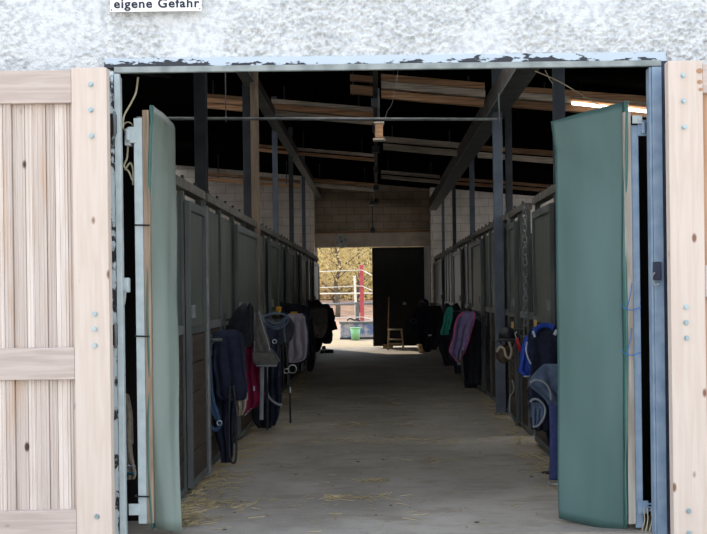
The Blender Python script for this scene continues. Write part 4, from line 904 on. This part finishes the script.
q = at(422.5, 301.3, 23.56); tag(tube('painted_shine', [q+Vector((-.035, 0, -.003)), q+Vector((.035, 0, .004))], .016, M['whitetrim'], ry=.006), 'painted white shine on the far black helmet', 'patch')  # pale strip standing in for the shine on the helmet
cloth('dark_rug', 'dark rug hanging beneath the far jacket near the step stool', 'rug', 24.3, [(326, 417, 434), (338, 419, 434), (352, 425, 431)], M['blackcloth'], side=1, r=.06, seed=5)
cloth('grey_cloth', 'small grey cloth draped beside the far black helmet', 'cloth', 22.6, [(303, 430, 436), (310, 430, 436), (318, 431, 435)], M['greyfelt'], side=1, r=.04, seed=2)
q = at(424, 345, 26.5); bk = thing('feed_tub', 'small pale tan tub on the floor below the far dark tack', 'tub', (q.x, 26.5, 0))
bm = B(); bm_lathe(bm, (q.x, 26.5, 0), [(0, .01), (.13, .01), (.17, .2), (.16, .2), (.12, .03), (0, .03)], 18); obj('tub_body', bm, M['stoolwood'], bk, True)
bm = B(); bm_ring(bm, (q.x, 26.5, .2), .17, .01, 'Z', 20); obj('tub_rim', bm, M['tan'], bk, True)

# ------------------------------------------------------------------ step stool, broom
st = thing('step_stool', 'pale wooden two-tread step stool before the black far door', 'stool', (at(395, 346, 28.3).x, 28.3, 0))
sx0, sx1 = at(387, 346, 28.3).x, at(404, 346, 28.3).x; w = sx1-sx0; h = .53
box('tread', sx0+.04, sx1-.03, 28.2, 28.42, h-.03, h, M['stoolwood'], st, .004); box('tread', sx0+.02, sx1-.02, 28.05, 28.22, .25, .28, M['stoolwood'], st, .004)
for sx, dx in ((sx0, .045), (sx1-.035, -.04)):
    for (y0, y1) in ((28.05, 28.22), (28.42, 28.40)):
        bm = B(); bm_tube(bm, [(sx+.018, y0, 0), (sx+.018+dx, y1, h-.03)], .022, .018, 4); obj('leg', bm, M['stoolwood'], st)
box('brace', sx0+.02, sx1-.02, 28.40, 28.42, .12, .16, M['stoolwood'], st)
br = thing('stable_broom', 'wooden broom handle leaning on the black far door', 'broom', (at(388, 346, 28.9).x, 28.9, 0))
tube('handle', [at(388, 343, 28.85), (at(389, 297, 29.2).x, 29.24, at(389, 297, 29.2).z)], .016, M['oldwood'], br)
q = at(388, 343, 28.85); box('head', q.x-.14, q.x+.14, 28.82, 28.88, .07, .11, M['oldwood_dark'], br, .005); box('bristles', q.x-.135, q.x+.135, 28.82, 28.88, .0, .069, M['straw'], br)

# ------------------------------------------------------------------ outside the far exit
tr = thing('jump_filler', 'low mottled blue block standing on the sand beyond the exit', 'block', (at(357, 339, 35).x, 35, 0))
x0_, x1_ = at(340.5, 330, 35).x, at(379, 330, 35).x
box('filler_body', x0_, x1_, 34.9, 35.3, .05, .50, M['trough'], tr, .01); box('top_board', x0_-.04, x1_+.04, 34.86, 35.34, .50, .56, M['galv'], tr, .006); box('plinth', x0_-.02, x1_+.02, 34.88, 35.32, -.01, .05, M['dark_iron'], tr)
tag(tube('lead_rope', catmull([at(347, 320.5, 35), at(350, 318.5, 35), at(354, 320, 35), at(357, 319.5, 35), at(360, 321, 35)]), .025, M['rubber'], n=6), 'dark rope lying on top of the mottled blue block', 'rope')
bk = thing('plastic_bucket', 'light green plastic bucket in front of the mottled blue block', 'bucket', (at(355.5, 340, 34.2).x, 34.2, 0)); q = bk.location
bm = B(); bm_lathe(bm, (q.x, q.y, 0), [(0, .0), (.125, .0), (.16, .38), (.15, .38), (.12, .03), (0, .03)], 22); obj('bucket_body', bm, M['bucket'], bk, True)
bm = B(); bm_ring(bm, (q.x, q.y, .38), .16, .012, 'Z', 22); obj('bucket_rim', bm, M['bucket'], bk, True); bm = B(); bm_ring(bm, (q.x, q.y, .37), .165, .006, 'Y', 18, 5, PI, 2*PI); obj('bucket_handle', bm, M['steel'], bk, True)
RX = at(362, 300, 38).x
rp_ = thing('fence_post', 'tall red painted corner post of the paddock fence', 'post', (RX, 38, 0))
box('shaft', RX-.07, RX+.07, 37.95, 38.05, .4, at(362, 265, 38).z, M['redpaint'], rp_, .01); box('post_foot', RX-.08, RX+.08, 37.94, 38.06, -.01, .4, M['galv'], rp_, .01)
gp2 = thing('fence_post', 'grey short post just left of the tall red post', 'post', (RX-.16, 38.2, 0)); box('shaft', RX-.24, RX-.10, 38.16, 38.28, -.01, at(361, 303, 38).z, M['galv'], gp2, .01); box('post_cap', RX-.26, RX-.085, 38.14, 38.3, at(361, 303, 38).z, at(361, 303, 38).z+.03, M['galv'], gp2, .01)
wp = thing('fence_post', 'pale slanted far fence post left of the red post', 'post', (at(355, 320, 46).x, 46, 0)); bm = B(); bm_tube(bm, [(at(356.5, 303, 46).x, 46, bankz(0, 46)), at(354.5, 277, 46)], .05); obj('shaft', bm, M['whitepaint'], wp); bm = B(); bm_lathe(bm, at(354.5, 277, 46), [(0, .05), (.06, .04), (.07, 0), (0, -.01)], 10); obj('post_cap', bm, M['whitepaint'], wp)
wlab = ['topmost white rope from the red post', 'second white rope down on the red post', 'lowest white rope of the red post, waist high']
for i, (yl, yr, ye) in enumerate(((271.5, 270, 276), (287.5, 286, 291), (318, 317, 319))):
    t = thing('fence_rope', wlab[i], 'rope', at(362, yr, 38), 'white ropes of the paddock fence')
    p0 = at(300, yl+1, 38); p1 = at(362, yr, 37.9); tube('span', [p0, p1], .015, M['whitepaint'], t, n=6); tube('span', [p1, at(375, ye+1, 37)], .015, M['whitepaint'], t, n=6)
t = thing('fence_rail', 'pale grey far rail running behind the red post', 'rail', at(340, 293, 46)); tube('bar', [at(296, 294, 46), at(390, 293, 46)], .028, M['whitepaint'], t, n=6); tube('lower_bar', [at(296, 305, 46), at(390, 303, 46)], .05, M['galv'], t, n=6)
bm = B(); rnd = random.Random(5)
for k in range(1500):
    x = rnd.uniform(-5, -1.55); y = rnd.uniform(35.5, 38.5)
    if x > -1.75+.1*(y-35): continue
    hgt = rnd.uniform(.05, .2); a = rnd.uniform(0, PI); w = .012; dx, dy = math.cos(a)*w, math.sin(a)*w
    bm.faces.new([bm.verts.new(c) for c in ((x-dx, y-dy, -.02), (x+dx, y+dy, -.02), (x+rnd.uniform(-.05, .05), y+rnd.uniform(-.05, .05), hgt))])
tag(obj('grass', bm, M['grass']), 'green grass tufts beside the mottled blue block', 'grass', kind='stuff')

def tree(x, y, h, m, label, seed, n=2200, spread=1.8, low=.25):
    rnd = random.Random(seed); z0 = bankz(x, y)
    t = thing('autumn_tree', label, 'tree', (x, y, z0), 'autumn trees beyond the paddock')
    pts = [(x+noise.noise(Vector((seed, k*.6, 0)))*.4*k/6, y, z0-.1+h*.9*k/8) for k in range(9)]
    bm = B(); bm_tube(bm, pts, [.13-.013*k for k in range(9)], n=8)
    for k in range(10):
        b0 = Vector(pts[2+k % 6]); a = rnd.uniform(0, 2*PI); L = rnd.uniform(.6, 1.4)*spread*.6
        bm_tube(bm, [b0, b0+Vector((math.cos(a)*L*.5, math.sin(a)*L*.5, L*.35)), b0+Vector((math.cos(a)*L, math.sin(a)*L, L*.9))], [.035, .02, .008], n=5)
    obj('trunk', bm, M['bark'], t, True)
    bm = B()
    for k in range(n):
        zz = low*h + (1.05-low)*h*rnd.random(); f = (zz/h-low)/(1.05-low); R = spread*(.55+.6*math.sin(PI*min(1, max(0, f))))*math.sqrt(rnd.random()); a = rnd.uniform(0, 2*PI)
        c = Vector((x+R*math.cos(a), y+R*math.sin(a), z0+zz)); s = rnd.uniform(.05, .10)
        u = Vector((rnd.uniform(-1, 1), rnd.uniform(-1, 1), rnd.uniform(-1, 1))).normalized(); v = u.orthogonal().normalized()
        bm.faces.new([bm.verts.new(c+u*s*p_+v*s*q_) for p_, q_ in ((-1, 0), (0, -.6), (1, 0), (0, .6))])
    obj('foliage', bm, m, t)
tl_ = [(-1.9, 52, 5.5, 'leaf_y', 'yellow leaved tree seen beside the exit frame over the rope'), (-.9, 55, 6.5, 'leaf_y', 'golden tree standing behind the red post'), (-3.2, 56, 6, 'leaf_o', 'russet tree behind the yellow leaved one'), (-.1, 60, 7, 'leaf_g', 'olive yellow tree hidden partly by the black door'),
       (-2.4, 62, 7.5, 'leaf_y', 'tall golden tree in the second row'), (-1.3, 66, 8, 'leaf_o', 'tall russet tree in the last row'), (1.2, 57, 6, 'leaf_y', 'golden tree behind the black door'), (-5, 58, 6.5, 'leaf_g', 'olive tree behind the white block wall'),
       (-3.9, 67, 8.5, 'leaf_y', 'tall golden tree of the last row, farthest from the red post'), (.9, 68, 8.5, 'leaf_g', 'tall olive tree behind the black door'), (-6.5, 66, 8, 'leaf_o', 'russet tree at the wood edge'), (3.2, 64, 8, 'leaf_o', 'russet tree behind the dark tack side')]
for i, (x, y, h, mk, lab) in enumerate(tl_): tree(x, y, h, M[mk], lab, i+11, low=.1 if y > 54 else .3)
bm = B(); rnd = random.Random(9)
for k in range(26000):
    x = rnd.uniform(-8, 5); y = rnd.uniform(69, 73); z = bankz(x, y)+rnd.random()**.9*8; s = rnd.uniform(.12, .26)
    c = Vector((x, y, z)); u = Vector((rnd.uniform(-1, 1), rnd.uniform(-1, 1), rnd.uniform(-1, 1))).normalized(); v = u.orthogonal().normalized()
    bm.faces.new([bm.verts.new(c+u*s*p_+v*s*q_) for p_, q_ in ((-1, 0), (0, -.6), (1, 0), (0, .6))])
tag(obj('autumn_thicket', bm, M['leaf_o']), 'dense russet thicket closing the view behind the autumn trees', 'thicket', kind='stuff')

# ------------------------------------------------------------------ straw
bm = B(); rnd = random.Random(21)
def strand(x, y, L, zb=.003):
    a = rnd.uniform(0, PI); w = .0022*rnd.uniform(.6, 1.4); dx, dy = math.cos(a)*L/2, math.sin(a)*L/2; px_, py_ = -math.sin(a)*w, math.cos(a)*w
    z0_, z1_ = zb, zb+rnd.uniform(0, .012)
    v = [bm.verts.new(c) for c in ((x-dx-px_, y-dy-py_, z0_), (x-dx+px_, y-dy+py_, z0_), (x-dx, y-dy, z0_+w*1.6), (x+dx-px_, y+dy-py_, z1_), (x+dx+px_, y+dy+py_, z1_), (x+dx, y+dy, z1_+w*1.6))]
    bm.faces.new((v[0], v[1], v[4], v[3])); bm.faces.new((v[1], v[2], v[5], v[4])); bm.faces.new((v[2], v[0], v[3], v[5]))
for k in range(1300):   # along the foot of the bag-side stalls
    y = 7+13*rnd.random()**1.6; strand(XL+.02+abs(rnd.gauss(0, .16)), y, rnd.uniform(.03, .12), .003+.015*rnd.random())
for k in range(700):
    y = 8+12*rnd.random()**1.4; strand(XR-.02-abs(rnd.gauss(0, .14)), y, rnd.uniform(.03, .12), .003+.012*rnd.random())
for k in range(200): strand(rnd.uniform(-1.3, 1.4), 6.8+11*rnd.random()**1.3, rnd.uniform(.03, .11))
for (cx, cy, n, sx_, sy_) in ((-.2, 7.9, 55, .14, .06), (-.05, 8.6, 40, .12, .05), (-.15, 10.9, 120, .8, .12), (.5, 9.6, 20, .1, .05), (-.6, 12.2, 60, .4, .15), (-1.1, 7.7, 80, .25, .1), (.3, 14.5, 60, .6, .2)):
    for k in range(n): strand(cx+rnd.gauss(0, sx_), cy+rnd.gauss(0, sy_), rnd.uniform(.03, .12), .003+.01*rnd.random())
tag(obj('loose_straw', bm, M['straw']), 'loose straw strewn along the stalls and over the aisle floor', 'straw', kind='stuff')
bm = B()
for k in range(26):     # dung and dirt crumbs
    x, y = rnd.uniform(-1.3, 1.4), 6.9+8*rnd.random(); r = rnd.uniform(.005, .013)
    q = bmesh.ops.create_icosphere(bm, subdivisions=1, radius=r)['verts']
    for v in q: v.co = Vector((v.co.x*1.6+x, v.co.y+y, v.co.z*.35+.004))
tag(obj('dirt_crumbs', bm, M['stallwood']), 'scattered brown dirt crumbs on the aisle floor', 'dirt', kind='stuff')
q = at(546, 476, 8.9); q = Vector((q.x*1.0, 8.86, 0)); bm = B(); bmesh.ops.create_uvsphere(bm, u_segments=16, v_segments=8, radius=.045)
for v in bm.verts: v.co = Vector((v.co.x+q.x, v.co.y*.9+q.y, v.co.z*.25+.011))
tag(obj('dark_clod', bm, M['black'], smooth=True), 'flat dark clod on the floor near the navy girth', 'clod')

# ------------------------------------------------------------------ sign
SYN = YF-.03
a = at(110, 12, SYN); b_ = at(201.5, 11, SYN)
sg = thing('wall_sign', 'white enamel sign reading eigene Gefahr on the rough white wall', 'sign', ((a.x+b_.x)/2, SYN, a.z))
sg.rotation_euler = (0, 0, 0)
bm = B(); bm_box(bm, a.x, b_.x, SYN, SYN+.006, a.z, a.z+.20, .002); obj('sign_plate', bm, mat('enamel', '#e4e4df', '#ecece8', rough=.3, bump=0), sg)
bm = B()
for (xx, zz) in ((a.x+.01, a.z+.012), (b_.x-.01, a.z+.012)): bm_tube(bm, [(xx, SYN, zz), (xx, SYN-.003, zz)], .004, n=10)
obj('sign_screw', bm, M['black'], sg)
fc = bpy.data.curves.new('txt', 'FONT'); fc.body = 'eigene Gefahr'; fc.size = .075; fc.offset = .0018; fc.extrude = .001; fc.space_character = 1.12
fo = bpy.data.objects.new('txt', fc); C.objects.link(fo); bpy.context.view_layer.update()
me = bpy.data.meshes.new_from_object(fo.evaluated_get(bpy.context.evaluated_depsgraph_get())); bpy.data.objects.remove(fo)
xs = [v.co.x for v in me.vertices]; wx = max(xs)-min(xs); tw = (at(199.3, 5, SYN)-at(113.7, 5, SYN)).x; sc_ = tw/wx
base = at(114, 8.1, SYN)
for v in me.vertices: v.co = Vector(((v.co.x-min(xs))*sc_+base.x-sg.location.x, -.002-v.co.z, v.co.y*1.0+base.z-sg.location.z))
me.materials.clear(); me.materials.append(mat('sign_ink', '#1c1c34', bump=0, rough=.4)); lo_ = bpy.data.objects.new('lettering', me); C.objects.link(lo_); lo_.parent = sg

# ------------------------------------------------------------------ light
w = bpy.data.worlds.new('World'); bpy.context.scene.world = w; w.use_nodes = True; t = w.node_tree
bg_ = t.nodes['Background']; gr = t.nodes.new('ShaderNodeTexGradient'); tc = t.nodes.new('ShaderNodeTexCoord'); sp = t.nodes.new('ShaderNodeSeparateXYZ')
rp2 = t.nodes.new('ShaderNodeValToRGB'); t.links.new(tc.outputs['Generated'], sp.inputs[0]); t.links.new(sp.outputs[2], rp2.inputs[0])
rp2.color_ramp.elements[0].color = (.95, .97, 1.0, 1); rp2.color_ramp.elements[1].color = (.68, .80, 1.0, 1); rp2.color_ramp.elements[1].position = .8
t.links.new(rp2.outputs[0], bg_.inputs['Color']); bg_.inputs['Strength'].default_value = 2.2
sn = bpy.data.lights.new('sun', 'SUN'); sn.energy = 4.6; sn.angle = math.radians(1.5); sn.color = (1, .87, .68)
so = bpy.data.objects.new('sun', sn); C.objects.link(so); d_ = Vector((.42, -.80, -.62)).normalized(); so.rotation_euler = d_.to_track_quat('-Z', 'Y').to_euler()

cam = bpy.data.cameras.new('camera'); co = bpy.data.objects.new('camera', cam); C.objects.link(co)
cam.sensor_width = 36; cam.lens = 36*F/707; cam.clip_end = 400
cam.shift_x = -(VX-353.5)/707; cam.shift_y = (VY-267)/707
co.matrix_world = Matrix.Translation((0, 0, EYE)) @ Matrix.Rotation(PI/2, 4, 'X') @ Matrix.Rotation(-ROLL, 4, 'Z')
sc = bpy.context.scene; sc.camera = co
sc.view_settings.view_transform = 'Standard'; sc.view_settings.look = 'None'; sc.view_settings.gamma = 1; sc.view_settings.exposure = .22; sc.view_settings.use_curve_mapping = False
sc.cycles.max_bounces = 10; sc.cycles.diffuse_bounces = 6; sc.cycles.use_denoising = True; sc.cycles.sample_clamp_indirect = 10
